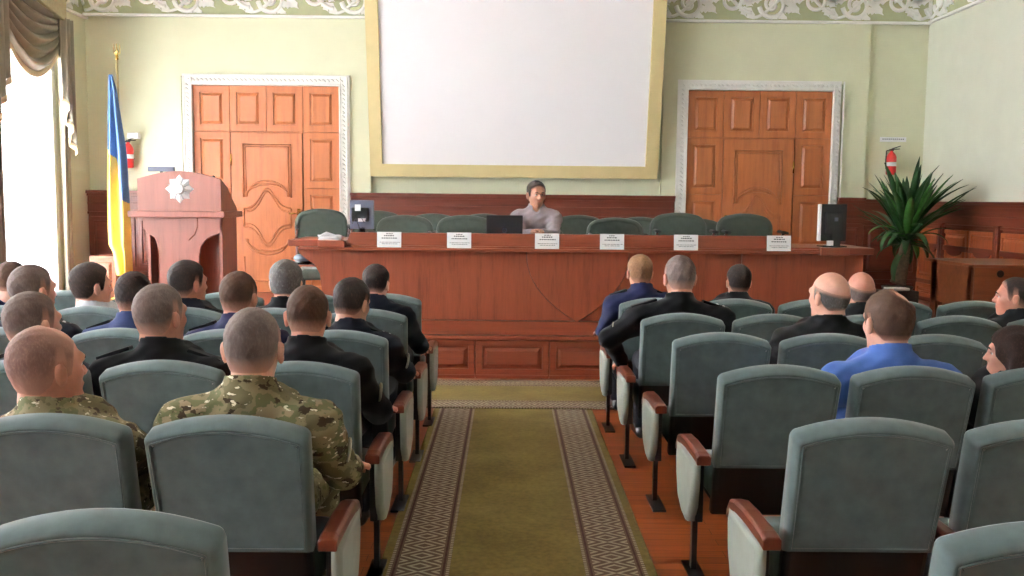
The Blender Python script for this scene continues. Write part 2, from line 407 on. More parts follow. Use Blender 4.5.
for i in range(4):
    z = zt+.087+.011*i
    M_ = T(b0.x+rr.uniform(-.01,.02)-.01, PF+.04, z) @ RZ(rr.uniform(-.5,.5))
    o = MB().box((-.10, -.07, 0), (.10, .07, .009)).build('brochure', [paper], None, bevel=.002); o.matrix_world = M_
    tag(o, ['lowest white brochure in the pile at the podium left end', 'second brochure up in the pile at the podium left end', 'third brochure up in the pile at the podium left end', 'topmost brochure, dark-printed, in the pile at the podium left end'][i], 'brochure', 'brochures at the podium end')
    if i == 3:
        m = MB(); m.prism([(-.09,.0),(-.03,.03),(.0,.02),(.06,.0)], -.05, .0); q = m.build('open_page', paper, o); q.location = (0, 0, .009)
        m = MB(); m.box((-.08,-.066,.0095),(-.01,-.01,.011)); m.build('dark_print', screenBk, o)
# cap under the left bracket
c0 = at(296, 262, PF-.02)
m = MB(); m.lathe([(.0,.075),(.06,.075),(.085,.06),(.09,.035),(.078,.02)], 20); m.lathe([(.072,.0),(.075,.02)], 20)
cp = m.build('peaked_cap', plain('cap_grey', (120,130,140), .7)); cp.location = (c0.x+.02, PF+.2, c0.z-.02)
bm_ = MB(); bm_.lathe([(.079,-.01),(.081,.018)], 20); bm_.build('cap_band', screenBk, cp)
bm_ = MB(); bm_.prism([(-.07,-.012),(.07,-.012),(.065,-.006),(-.065,-.006)], -.12, -.06); bm_.build('visor', screenBk, cp)
tag(cp, 'grey cap with dark band under the left podium bracket', 'cap')
shf = MB().box((c0.x-.09, PF+.04, c0.z-.045), (pl+.0, PF+.34, c0.z-.031)).build('side_shelf', podWX, pod, bevel=.003); shf.matrix_local = O
# ------------------------------------------------------------------ back wall fittings
def frieze_on(name, M, length, z0, h, seed):
    """scrolling acanthus relief in plaster; local x along the wall, -y out"""
    m = MB(); m.box((0, -.012, z0-.03), (length, 0, z0+h)); bg = m.build(name, friezeBg); bg.matrix_world = M; tag(bg, kind='structure')
    m = MB(); m.box((0, -.05, z0-.045), (length, -.0, z0-.012)); m.box((0, -.05, z0+h), (length, 0, z0+h+.05))
    o = m.build('moulding_strip', whiteP, bg, bevel=.006)
    m = MB(); P_ = 1.05; n = int(length/P_)+1
    def tube2(pts, r0, r1):
        pts = [(max(.01, min(length-.01, p[0])), -.014, z0+max(.005, min(h-.005, p[1]))) for p in pts]
        rr = [r0+(r1-r0)*i/(len(pts)-1) for i in range(len(pts))]
        m.tube(pts, rr, 6, ry=None)
    def leaf(x, z, ang, ln, wd):
        ln *= 1.15; wd *= 1.45
        pts = []
        N = 7
        for i in range(N+1):
            t = i/N; wv = wd*math.sin(PI*min(1, t*1.05+.03))*(1+.45*math.cos(t*PI*6)); pts.append((t*ln, wv))
        for i in range(N, -1, -1):
            t = i/N; wv = wd*math.sin(PI*min(1, t*1.05+.03))*(1+.45*math.cos(t*PI*6+1)); pts.append((t*ln, -wv*.8))
        c, s_ = math.cos(ang), math.sin(ang)
        out_ = [(max(.01, min(length-.01, x+p[0]*c-p[1]*s_)), z0+max(.005, min(h-.005, z+p[0]*s_+p[1]*c))) for p in pts]
        m.prism(out_, -.028, -.01)
    for i in range(n):
        for half in (0, 1):
            sx = i*P_+half*P_/2; fl = 1 if half == 0 else -1
            cz = h*.40 if half == 0 else h*.52
            cx = sx+.26
            pts = []
            for k in range(30):
                t = k/29; a = PI*1.05+t*PI*3.1; r = .155*(1-t)**.8+.018
                pts.append((cx+r*math.cos(a), cz+fl*r*math.sin(a)))
            tube2(pts, .031, .018)
            for q in range(5):
                a = -.6+q*.55; leaf(cx+.13*math.cos(a), cz-fl*.13*math.sin(a), -fl*a*1.0+.4*fl, .14, .032)
            leaf(cx-.02, cz, .8, .07, .03); leaf(cx+.0, cz-.01, 2.4, .06, .026)
            leaf(sx+.42, h*.45+fl*.05, .9*fl, .20, .04); leaf(sx+.44, h*.45, -.7*fl, .19, .04); leaf(sx+.47, h*.5, .1, .18, .036)
            tube2([(sx+.02+t*.5/12*1.0, cz-fl*.16*math.cos(t/12*PI*1.0)) for t in range(13)], .022, .028)
    o = m.build('scroll_relief', whiteP, bg)
FZ = at(508, 17, ZW-.07).z
frieze_on('trim_1', T(XL+.02, ZW-.071, 0), (XR-XL)-.04, FZ, .46, 1)
frieze_on('trim_6', T(XL+.001, 11.47, 0) @ RZ(PI/2), .82, FZ-.03, .46, 3)
frieze_on('trim_2', T(XR-.001, ZW-.08, 0) @ RZ(-PI/2), 6.0, at(928,21,ZW).z, .46, 2)
# doors
def px_box(px0, px1, py0, py1, Y):
    a = at(px0, py0, Y); c = at(px1, py1, Y); return a.x, c.x, c.z, a.z
def big_door(idx, pxs, topy, rowy, midy, leafx, handle_left, YD, inner, fr):
    x0, x1 = at(inner[0], 120, YD).x, at(inner[1], 120, YD).x
    cols = [x0+(x1-x0)*i/4 for i in range(5)]
    zt_ = at((inner[0]+inner[1])/2, topy, YD).z; zr = at((inner[0]+inner[1])/2, rowy, YD).z; zm = at((inner[0]+inner[1])/2, midy, YD).z
    zb = STZ
    r = empty('door_%d' % idx, ((x0+x1)/2, YD, zb)); tag(r, kind='structure'); O = T(*(-r.location))
    def B(m, nm, mat, bev=.0): 
        o = m.build(nm, mat, r, bevel=bev); o.matrix_local = O; return o
    B(MB().box((x0, YD, zb), (x1, YD+.04, zt_)), 'door_lining', doorW)
    for i in range(4):
        m = MB(); raised(m, cols[i], cols[i+1], zr, zt_, YD-.030, fr=.085); m.box((cols[i]+.003, YD-.010, zr+.003), (cols[i+1]-.003, YD, zt_-.003)); B(m, 'transom_panel', doorW)
    for i in (0, 3):
        zz = [zr, zm, zm-(zr-zm), zb]
        for a, c in zip(zz[:-1], zz[1:]):
            if a-c < .12: continue
            m = MB(); raised(m, cols[i], cols[i+1], c, a, YD-.030, fr=.085); m.box((cols[i]+.003, YD-.010, c+.003), (cols[i+1]-.003, YD, a-.003)); B(m, 'side_panel', doorW)
    lx0, lx1 = cols[1]+.012, cols[3]-.012
    m = MB(); m.box((lx0, YD-.042, zb+.01), (lx1, YD-.001, zr-.015)); leaf = B(m, 'door_leaf', doorW, .004)
    # carved mouldings of the leaf
    m = MB(); w_ = lx1-lx0; cx = (lx0+lx1)/2; ix0, ix1 = lx0+.15, lx1-.15; ztop = zr-.16; yv = YD-.043
    z_a = zm+.02
    cz = zm-.38
    m.tube([(ix0, yv, z_a-.14), (ix0, yv, ztop), (ix1, yv, ztop), (ix1, yv, z_a-.14)], .014, 6)
    m.tube([(ix0+.03, yv, z_a-.1), (ix0+.03, yv, ztop-.03), (ix1-.03, yv, ztop-.03), (ix1-.03, yv, z_a-.1)], .010, 6)
    hw = (ix1-ix0)/2
    for s_ in (1, -1):
        for off in (0, .045):
            m.tube([(cx+(hw-.04+off*.3)*math.cos(a), yv, cz+s_*(.27+(.20-off)*math.sin(a))) for a in [PI*i/20 for i in range(21)]], .013, 6)
        for off, hwf in ((0, 1.0), (.04, .9)):
            pts = []
            for i in range(33):
                u = -1+2*i/32; zz = .12+.25*math.exp(-(u/.45)**2*1.1)-off
                pts.append((cx+u*hw*hwf, yv, cz+s_*zz))
            m.tube(pts, .013, 6)
    m.tube([(ix0, yv, cz-.12), (ix0, yv, cz+.12)], .013, 6); m.tube([(ix1, yv, cz-.12), (ix1, yv, cz+.12)], .013, 6)
    if cz-.55 > zb+.25: m.tube([(ix0, yv, cz-.5), (ix0, yv, zb+.15), (ix1, yv, zb+.15), (ix1, yv, cz-.5)], .010, 6)
    o = m.build('carved_moulding', doorW, leaf); 
    hx = lx1-.05 if handle_left else lx0+.05; gx = lx0-.002 if handle_left else lx1+.002
    hz = cz-.0
    m = MB(); m.box((hx-.02, YD-.045, hz-.13), (hx+.02, YD-.036, hz+.12)); m.tube([(hx, YD-.04, hz+.06), (hx, YD-.09, hz+.06), (hx-(.12 if handle_left else -.12), YD-.095, hz+.055)], .010, 8); m.build('handle', brass, leaf)
    for hz_ in (zm+.28, zb+.35):
        MB().tube([(gx, YD-.045, hz_), (gx, YD-.045, hz_+.15)], .011, 8).build('hinge', brass, leaf)
    # plaster surround
    ox0, ox1 = at(fr[0], 120, YD-.1).x, at(fr[1], 120, YD-.1).x; oz = at((fr[0]+fr[1])/2, fr[2], YD-.1).z
    m = MB(); yf = YD-.07
    m.box((ox0, yf, zb), (x0, YD+.04, oz)); m.box((x1, yf, zb), (ox1, YD+.04, oz)); m.box((x0, yf, zt_), (x1, YD+.04, oz))
    tt = x0-ox0
    for xx, in ((ox0,), (x1,)):
        m.box((xx-.0, yf-.014, zb), (xx+.022, yf, oz)); m.box((xx+tt-.024, yf-.014, zb), (xx+tt-.002, yf, oz))
    m.box((ox0, yf-.014, oz-.022), (ox1, yf, oz)); m.box((x0-.02, yf-.014, zt_+.002), (x1+.02, yf, zt_+.022))
    so = m.build('plaster_surround', whiteP, r, bevel=.004); so.matrix_local = O
    m = MB()
    def bead(x, z, a):
        M_ = T(x, yf-.004, z) @ RY(a); m.loft([[(.028*math.cos(t)*q, -.010*(1-q), .012*math.sin(t)*q) for t in [2*PI*i/8 for i in range(8)]] for q in (1, .6, .1)], M_)
    z = zb+.05
    while z < oz-.1:
        bead(ox0+tt/2, z, .7); bead(x1+tt/2, z, .7); z += .055
    x = ox0+.08
    while x < ox1-.06: bead(x, (zt_+oz)/2, .7); x += .055
    m.build('twisted_ornament', whiteP, so)
    return x0, x1, ox0, ox1, oz
D1 = big_door(1, None, 86, 132, 188, None, True, ZW-.03, (194, 340), (182.5, 349.5, 74.5))
D2 = big_door(2, None, 91, 138.5, 195, None, False, ZW-.03, (687, 831), (677.5, 841, 80.5))
# wainscot
def wains(name, segs, ztop, M, panel_mat=wainW, stile=.62, label=None):
    m = MB(); mats = [wainW, panel_mat]
    for a, c in segs:
        m.box((a, -.03, 0), (c, 0, ztop-.0))
        m.box((a, -.10, ztop-.035), (c, 0, ztop)); m.box((a, -.07, ztop-.07), (c, 0, ztop-.035)); m.box((a, -.055, ztop-.17), (c, 0, ztop-.155)); m.box((a, -.06, ztop-.30), (c, 0, ztop-.27)); m.box((a, -.045, ztop-.27), (c, 0, ztop-.07))
        L_ = c-a; n = max(1, round(L_/stile)); 
        for i in range(n):
            x0 = a+L_*i/n; x1 = a+L_*(i+1)/n
            if x1-x0 < .25: continue
            raised(m, x0+.02, x1-.02, ztop-.98, ztop-.33, -.050, mi=1, fr=.05)
            raised(m, x0+.02, x1-.02, max(STZ+.05, ztop-1.9), ztop-1.03, -.050, mi=1, fr=.05)
    o = m.build(name, mats, None, bevel=.004); o.matrix_world = M; tag(o, kind='structure'); return o
zwb = at(508, 194.3, ZW-.08).z
wains('trim_3', [(XL+.01, D1[2]-.005), (D1[3]+.005, D2[2]-.005), (D2[3]+.005, xb)], zwb, T(0, ZW-.07, 0), wainW)
wains('trim_4', [(xb+.002, XR-.01)], zwb-.02, T(0, ZW-.0, 0), wainW)
rw = wains('trim_5', [(0.01, 9.5)], zwb-.04, T(XR-.0, ZW-.05, 0) @ RZ(-PI/2), wainP, .66)
# scalloped dark rail + pilasters on the right wainscot
m = MB()
for i in range(14):
    x0 = .08+i*.66
    out_ = [(x0, zwb-.62), (x0, zwb-.56)]
    out_ += [(x0+.62, zwb-.56), (x0+.62, zwb-.62), (x0+.5, zwb-.62)]+[(x0+.31+.19*math.cos(a), zwb-.62-.06*math.sin(a)) for a in [PI*k/10 for k in range(1, 10)]]+[(x0+.12, zwb-.62)]
    m.prism(out_, -.06, -.035)
    if i % 2 == 1: m.box((x0-.08, -.08, STZ), (x0+.03, -.03, zwb-.30)); m.box((x0-.05, -.09, STZ), (x0-.0, -.08, zwb-.33))
m.build('carved_rail', wainW, rw, bevel=.003)
m = MB()
for i in range(4):
    x0 = at(76+i*16, 230, ZW-.1).x
    m.box((x0, ZW-.13, STZ), (x0+.035, ZW-.10, zwb-.33))
# projection screen
SB = ZW-.14; bl, br_ = at(371, 176, SB), at(656.5, 178.5, SB)
cx = (bl.x+br_.x)/2; wS = br_.x-bl.x; zS = (bl.z+br_.z)/2
scr = empty('projection_screen', (cx, SB, zS)); tag(scr, 'large blank white projection screen in a gold frame above the stage', 'projection screen')
MT = RX(math.radians(11.5)); hS = 2.85; fw = .155
m = MB(); m.box((-wS/2+fw-.01, -.015, fw-.01), (wS/2-fw+.01, .02, hS-fw+.01), MT); m.build('screen_surface', screenM, scr)
m = MB(); m.box((-wS/2, -.045, 0), (wS/2, .03, fw), MT); m.box((-wS/2, -.045, hS-fw), (wS/2, .03, hS), MT); m.box((-wS/2, -.045, fw), (-wS/2+fw, .03, hS-fw), MT); m.box((wS/2-fw, -.045, fw), (wS/2, .03, hS-fw), MT)
m.build('screen_frame', goldM, scr, bevel=.006)
m = MB(); 
for s_ in (-1, 1): m.tube([(s_*wS*.35, -.5, 2.55), (s_*wS*.35, .05, 2.6)], .012, 6)
m.build('wall_bracket', blackM, scr)
# ------------------------------------------------------------------ curtains on the left window
def sheet(name, fn, nu, nv, mat, parent=None, thick=0, attr=None):
    v = [fn(i/nu, j/nv) for j in range(nv+1) for i in range(nu+1)]
    f = [(j*(nu+1)+i, j*(nu+1)+i+1, (j+1)*(nu+1)+i+1, (j+1)*(nu+1)+i) for j in range(nv) for i in range(nu)]
    me = bpy.data.meshes.new(name); me.from_pydata([p[:3] for p in v], [], f); me.polygons.foreach_set('use_smooth', [True]*len(f))
    if attr:
        a = me.attributes.new(attr, 'FLOAT', 'POINT'); a.data.foreach_set('value', [p[3] for p in v])
    o = link(name, me, mat, parent)
    if thick: md = o.modifiers.new('thick', 'SOLIDIFY'); md.thickness = thick
    return o
sheers = ['sheer white curtain over the bright window beside the stage']
for i, (a, c) in enumerate(WINS):
    o = sheet('sheer_curtain', lambda u, v_, a=a, c=c: (XL+.035+.018*math.sin(u*70)*(.5+.5*v_)+.01*math.sin(u*23), a-.12+(c-a+.2)*u, 4.45-(4.45-(.42 if a > 9 else .03))*v_), 150, 8, shM)
    tag(o, ['sheer white curtain over the bright window beside the stage', 'sheer curtain over the second window along the left wall', 'sheer curtain over the third window along the left wall', 'sheer curtain over the fourth window along the left wall', 'sheer curtain over the window at the hall rear'][i], 'curtain', 'sheer curtains')
def drape(y0, y1, z0, z1, label, x=XL+.085):
    o = sheet('drape', lambda u, v_: (x+.035*math.sin(u*4*2*PI)+.01*math.sin(u*31+v_*3), y0+(y1-y0)*(u*(1-.12*math.sin(v_*PI))), z1-(z1-z0)*v_), 60, 30, swagM, None, .004)
    tag(o, label, 'curtain'); return o
drape(11.38, 11.52, STZ+.01, 3.615, 'narrow grey-beige drape at the right edge of the stage window')
drape(9.72, 10.03, STZ+.01, 3.86, 'grey-beige drape at the left picture edge of the stage window')
# pelmet + swag + tails
val = empty('swag_valance', (XL+.2, 10.9, 4.2)); tag(val, 'draped grey-brown swag valance with tan fringe over the stage window', 'valance')
O = T(*(-val.location))
def swag(u, v_):
    y = 9.70+1.62*u; q = math.sin(PI*min(1, max(0, u)))**.75
    zt0 = 3.98-.28*u
    low = zt0-.12-.64*q*(1-.15*(u-.5))-.18*u
    a = v_**1.15
    fold = .05*math.sin(v_*6.5*2*PI+u*2)*q
    return (XL+.13+fold+.05*q*(.4+v_*.6), y, zt0+(low-zt0)*a)
o = sheet('swag', swag, 50, 100, swagM, val, .004); o.matrix_local = O
o = sheet('fringe', lambda u, v_: (swag(u, 1)[0]+.005, swag(u, 1)[1], swag(u, 1)[2]-.07*v_), 50, 3, fringe, val, .006); o.matrix_local = O
m = MB(); p_a = (10.0, 4.62); p_b = (11.86, 3.78)
m.add([(XL+.075, 9.4, 3.98), (XL+.22, 9.4, 3.98), (XL+.22, 11.32, 3.62), (XL+.075, 11.32, 3.62), (XL+.075, 9.4, 4.55), (XL+.22, 9.4, 4.55), (XL+.22, 11.32, 4.2), (XL+.075, 11.32, 4.2)],
      [(0,1,2,3),(4,5,6,7),(0,1,5,4),(1,2,6,5),(2,3,7,6),(3,0,4,7)])
o = m.build('pelmet', plain('pelmet_fabric', (178,176,140), .8), val, bevel=.01); o.matrix_local = O
def tail(y0, y1, zt0, zb0, zb1):
    def fn(u, v_):
        n = 3; zz = u*n; bot = zb0+(zb1-zb0)*(math.floor(zz)+ (zz % 1)*.6)/n
        return (XL+.19+.04*math.sin(u*n*2*PI), y0+(y1-y0)*u, zt0+(bot-zt0)*v_)
    o = sheet('side_tail', fn, 48, 20, swagM, val, .004); o.matrix_local = O
    o = sheet('side_fringe', lambda u, v_: (fn(u, 1)[0]+.006, fn(u, 1)[1], fn(u, 1)[2]-.07*v_), 48, 2, fringe, val, .006); o.matrix_local = O
tail(11.48, 11.22, 3.66, 2.15, 2.9)
tail(9.74, 10.07, 3.9, 2.4, 3.0)
# ------------------------------------------------------------------ carpets
def carpet(name, x, y, w, l, rz, z, label):
    n = 12; m = MB(); m.box((-w/2, -l/2, 0), (w/2, l/2, .008)); o = m.build(name, carpetM, None, bevel=.003); o.location = (x, y, z); o.rotation_euler = (0, 0, rz); tag(o, label, 'carpet'); return o
carpet('carpet_runner', .056, (7.22-3.0)/2, 1.215, 10.22, 0, .001, 'olive runner with brown patterned borders down the central aisle')
carpet('carpet_runner', .1, 7.77, 1.13, 8.6, PI/2, .0095, 'olive runner with patterned borders lying crosswise before the stage')
# ------------------------------------------------------------------ theatre seats
def seat_outline(w, z0, z1, arch, rc=.045):
    hw = w/2; pts = [(-hw*.97, z0), (hw*.97, z0)]
    zc = z1-arch
    for k in range(6): a = k/5*PI/2*.8; pts.append((hw-rc+rc*math.cos(a), zc-rc*.6+rc*math.sin(a)))
    x0 = pts[-1][0]; zz0 = pts[-1][1]
    for k in range(1, 14):
        u = 1-2*k/14; pts.append((x0*u, zz0+(z1-zz0)*(1-u*u)))
    for k in range(6): a = PI/2*.8*(1-k/5); pts.append((-(hw-rc+rc*math.cos(a)), zc-rc*.6+rc*math.sin(a)))
    return pts
def cushion_slab(m, out, y_rear, y_front, r=.024, seam=.024, M=None, mi=0):
    """pillow slab, rear face at y_rear (towards -y), with a seam groove"""
    lp = [(seam+.012, y_rear+.002), (seam, y_rear+.005), (seam-.005, y_rear-.001), (seam*.45, y_rear+.002), (.006, y_rear+r*.45), (0, y_rear+r), (0, y_front-r), (.008, y_front-r*.4), (.03, y_front), (.06, y_front+.004)]
    m.loft([[(x, y, z) for x, z in offset_outline(out, ins)] for ins, y in lp], M, mi)
RECL = RX(math.radians(-13))
def make_seat(side, aisle=True):
    r = empty('theatre_seat')
    zb = .505; piv = T(0, .0, .975)
    M = piv @ RX(math.radians(15)) @ T(0, 0, -.975)
    # reclined: the top stands towards -y of the bottom
    m = MB(); cushion_slab(m, seat_outline(.498, zb-.03, .934, .052, .028), -.005, .095, M=M); b_ = m.build('backrest', chairF, r)
    ol = offset_outline(seat_outline(.498, zb-.03, .934, .052, .028), .023)
    m = MB(); m.tube([(x, -.0055, z) for x, z in ol], .003, 5, closed=True, M=M); m.build('piping', chairF, b_)
    m = MB(); m.loft([[(x, y, z) for x, z in offset_outline([(-.235,.24),(.235,.24),(.235,zb+.02),(-.235,zb+.02)], i_)] for i_, y in ((.02,.01),(.004,.016),(0,.03),(0,.055),(.01,.07))], M, smooth=False)
    m.build('back_shell', blackP, r, bevel=.006)
    # seat cushion + under tray
    m = MB(); 
    yr, yf = .20, .66
    so = [(-.235, yr), (.235, yr), (.235, yf-.06)]+[(.235-.06+.06*math.cos(a), yf-.06+.06*math.sin(a)) for a in (PI/6, PI/3, PI/2)]+[(-.175-.06*math.sin(a), yf-.06+.06*math.cos(a)) for a in (0, PI/6, PI/3, PI/2)]
    m.loft([[(x, y, z) for x, y in offset_outline(so, ins)] for ins, z in ((.03,.335),(0,.35),(0,.42),(.012,.44),(.05,.452))]); m.build('seat', chairF, r)
    m = MB(); m.loft([[(x, y, z) for x, y in offset_outline(so, ins)] for ins, z in ((.05,.30),(.02,.305),(.015,.336))]); m.build('seat_tray', blackP, r)
    # arm stand on the aisle side
    s = side; ax = s*(.292 if aisle else .2755)
    st_ = empty('arm_stand'); st_.parent = r
    m = MB(); m.box((ax-.016, .17, .25), (ax+.016, .50, .535)); m.box((ax-.012, .25, .01), (ax+.012, .29, .27))
    m.build('support_post', blackM, st_, bevel=.003)
    m = MB(); m.box((ax-.035, .09, 0), (ax+.035, .36, .012)); m.build('foot_plate', blackM, st_, bevel=.003)
    # padded side, rounded lower front
    prof = [(.10, .535), (.10, .45), (.13, .33), (.20, .245), (.26, .225), (.36, .235), (.46, .28), (.505, .37), (.52, .46), (.50, .532)]
    m = MB()
    o_ = [(y, z) for y, z in prof]
    for (ins, xx) in [(0, 0)]: pass
    (m.loft if aisle else MB().loft)([[(ax+s*q, y, z) for y, z in offset_outline(o_, ins)] for q, ins in ((.014, .0), (.030, .0), (.042, .008), (.046, .03))])
    if aisle: m.build('side_pad', chairPad, st_)
    # wooden armrest: long, drooping at the front
    ap = [(.045, .553, .0), (.09, .560, 0), (.30, .560, 0), (.43, .551, 0), (.50, .532, 0), (.532, .500, 0), (.537, .474, 0)]
    m = MB(); rings = []
    for i, (y, z, _) in enumerate(ap):
        if i < 4: dy, dz_ = 0, 1
        else: a = [.45, .95, 1.5][i-4]; dy, dz_ = math.sin(a), math.cos(a)
        th = .021 if i < 5 else .016; hw = .030 if aisle else .026
        c = []
        for (qx, qz) in ((-1,-1),(1,-1),(1,.5),(.72,1),(-.72,1),(-1,.5)):
            c.append((ax+s*(.012 if aisle else 0)+qx*hw, y+dy*qz*th, z+dz_*qz*th))
        rings.append(c)
    m.loft(rings, smooth=False); m.build('armrest', armWood, st_, bevel=.006, seg=3)
    return r
SR = make_seat(-1); SL = make_seat(1); SR2 = make_seat(-1, False); SL2 = make_seat(1, False); used = set()
ROWZ_R = [6.42, 5.55, 4.73, 3.78, 2.83, 1.87]; XR0 = [1.022, 1.050, 1.098, 1.122, 1.140, 1.165]; NR = [5, 5, 4, 3, 2, 1]
ROWZ_L = [6.55, 5.62, 4.69, 3.76, 2.79, 1.90]; NL = [6, 6, 4, 3, 2, 1]; XL0 = -.850
ordn = ['first', 'second', 'third', 'fourth', 'fifth', 'sixth']
rown = ['front row', 'second row from stage', 'third row from stage', 'fourth row from stage', 'fifth row from stage', 'nearest row']
first = {'R': True, 'L': True}
SEAT = {}
for side, proto, rows, n_, in (('L', SL, ROWZ_L, NL), ('R', SR, ROWZ_R, NR)):
    for ri, (Z, n) in enumerate(zip(rows, n_)):
        for k in range(n):
            pp = proto if k == 0 else {'L': SL2, 'R': SR2}[side]
            o = copy_tree(pp) if pp.name in used else pp; used.add(pp.name)
            X = XL0-.552*k if side == 'L' else XR0[ri]+.55*k
            o.location = (X, Z, 0)
            SEAT[(side, ri, k)] = (X, Z)
            pos = 'aisle seat' if k == 0 else ordn[k]+' from aisle'
            blk = 'left block' if side == 'L' else 'right block'
            tag(o, f'grey-green theatre seat, {rown[ri]}, {blk}, {pos}', 'theatre seat', 'theatre seats')
# ------------------------------------------------------------------ stage armchairs
def make_office():
    r = empty('conference_armchair')
    out_ = seat_outline(.60, .50, 1.065, .075, .13)
    M = T(0, .30, 0) @ RX(math.radians(-6))
    m = MB(); cushion_slab(m, out_, -.02, .09, r=.045, seam=.05, M=M); m.build('backrest', offG, r)
    so = [(-.25, -.22), (.25, -.22), (.26, .24), (-.26, .24)]
    m = MB(); m.loft([[(x, y, z) for x, y in offset_outline(so, i_)] for i_, z in ((.02,.38),(0,.40),(0,.46),(.02,.485),(.06,.49))]); m.build('seat', offG, r, bevel=.01)
    for s_ in (-1, 1):
        m = MB()
        for dx in (0, .035): m.tube([(s_*(.265+dx*.2), .16+dx, .41), (s_*(.285+dx*.2), .14+dx, .60), (s_*(.285+dx*.2), .10+dx, .80), (s_*(.285+dx*.2), -.02, .87)], .010, 8)
        a = m.build('arm_tube', chrome, r)
        m = MB(); m.tube([(s_*.290, .14, .885), (s_*.290, -.15, .88)], [.022, .018], 10, ry=.7); m.build('arm_pad', blackP, a)
    for sx in (-1, 1):
        for sy in (-1, 1):
            MB().tube([(sx*.22, sy*.19, .40), (sx*.25, sy*.23, .0)], .014, 8).build('leg', blackM, r)
    return r
off = make_office(); offused = [False]
def place_off(px, py, Y, rz, label, sc_=1.0):
    o = off if not offused[0] else copy_tree(off); offused[0] = True
    p = at(px, py, Y); zt_ = p.z-STZ
    o.location = (p.x, Y-.25, STZ); o.rotation_euler = (0, 0, rz); s = zt_/1.065; o.scale = (sc_, sc_, s)
    tag(o, label, 'armchair', 'green armchairs behind the podium')
# Y is where the backrest stands
place_off(328, 208, 10.0, .25, 'dark green armchair at the left end of the podium, before the door', .92)
place_off(403, 214.5, 9.95, 0, 'dark green armchair just right of the grey monitor')
place_off(464, 214.5, 9.95, 0, 'dark green armchair left of the black monitor')
place_off(538, 226, 10.12, 0, 'green armchair the presenter sits on')
place_off(617, 217, 9.95, 0, 'low dark green armchair just right of the presenter, front line')
place_off(681.5, 212, 9.95, 0, 'tallest dark green armchair, left of the right-hand door')
place_off(749, 213, 9.95, 0, 'rightmost dark green armchair, before the right-hand door')
for px, py, lb in ((375, 210, 'rear-line green armchair half hidden by the grey monitor'), (432, 213, 'rear-line green armchair showing between two front armchairs left of the presenter'), (484, 213, 'rear-line green armchair behind the black monitor'),
                   (580, 214.5, 'rear-line green armchair beside the presenter\'s arm on the right'), (642, 216.5, 'rear-line green armchair between the low and tallest armchairs'), (700, 218, 'rear-line green armchair, its armrest leaning before the right door')):
    place_off(px, py, 11.3, 0, lb)
# ------------------------------------------------------------------ lectern
LY = 9.9
lx = lambda px: at(px, 200, LY).x
lz = lambda py: at(180, py, LY).z
lc = empty('lectern', (lx(180), LY, STZ)); tag(lc, 'mahogany lectern with a silver star badge on its front', 'lectern'); O = T(*(-lc.location))
xl, xr = lx(137.5), lx(221)
top = [(xl, lz(213)), (xr, lz(213)), (xr, lz(179))]+[(xl+(xr-xl)*(1-t), lz(179)+(lz(171)-lz(179))*math.sin(PI*t)) for t in [i/16 for i in range(1, 16)]]+[(xl, lz(179))]
def LB(m, n, mat=lecW, bev=.004, par=None):
    o = m.build(n, mat, par or lc, bevel=bev)
    if par is None: o.matrix_local = O
    return o
LB(MB().prism(top, LY, LY+.03), 'front_board')
for s_, n in ((xl, 0), (xr-.02, 0)):
    pts = [(LY+.02, lz(213)), (LY+.60, lz(213)), (LY+.56, lz(207)), (LY+.40, lz(198)), (LY+.25, lz(187)), (LY+.02, lz(179))]
    m = MB(); m.add([(s_, y, z) for y, z in pts]+[(s_+.02, y, z) for y, z in pts], [tuple(range(6)), tuple(range(11, 5, -1))]+[(i, (i+1) % 6, (i+1) % 6+6, i+6) for i in range(6)])
    LB(m, 'side_cheek')
LB(MB().box((lx(129), LY-.06, lz(217.5)), (lx(226), LY+.62, lz(211))), 'ledge', lecW, .012)
bz0, bz1 = STZ, lz(217.5)
# front apron with concave shoulders and a narrower stem
ax0, ax1 = lx(141), lx(221)
lc_l = [(ax0, bz1), (ax0, lz(228)), (ax0+.05, lz(234)), (ax0+.12, lz(238)), (ax0+.16, lz(250)), (ax0+.16, bz0)]
rr_ = [(ax1, bz0), (ax1-.0, bz0)]
pts = lc_l+[(lx(197), bz0), (lx(197), lz(256)), (lx(199), lz(246)), (lx(205), lz(239)), (lx(213), lz(235)), (ax1, lz(232)), (ax1, bz1)]
LB(MB().prism(pts[::-1], LY+.03, LY+.06), 'apron')
LB(MB().box((ax0+.02, LY+.10, bz0), (ax0+.05, LY+.55, bz1)), 'side_wall'); LB(MB().box((ax1-.03, LY+.03, bz0), (ax1, LY+.55, bz1)), 'side_wall')
LB(MB().box((ax0+.05, LY+.28, bz0), (ax1-.03, LY+.31, bz1)), 'rear_board', podW)
LB(MB().box((ax0-.02, LY+.0, bz0), (ax1+.04, LY+.6, bz0+.08)), 'base', lecW, .008)
m = MB(); m.tube([(lx(196)-.0, LY+.028, bz1), (lx(196), LY+.028, lz(226)), (lx(193), LY+.028, lz(234)), (lx(187), LY+.028, lz(240))], .007, 6); LB(m, 'curved_moulding', podW, 0)
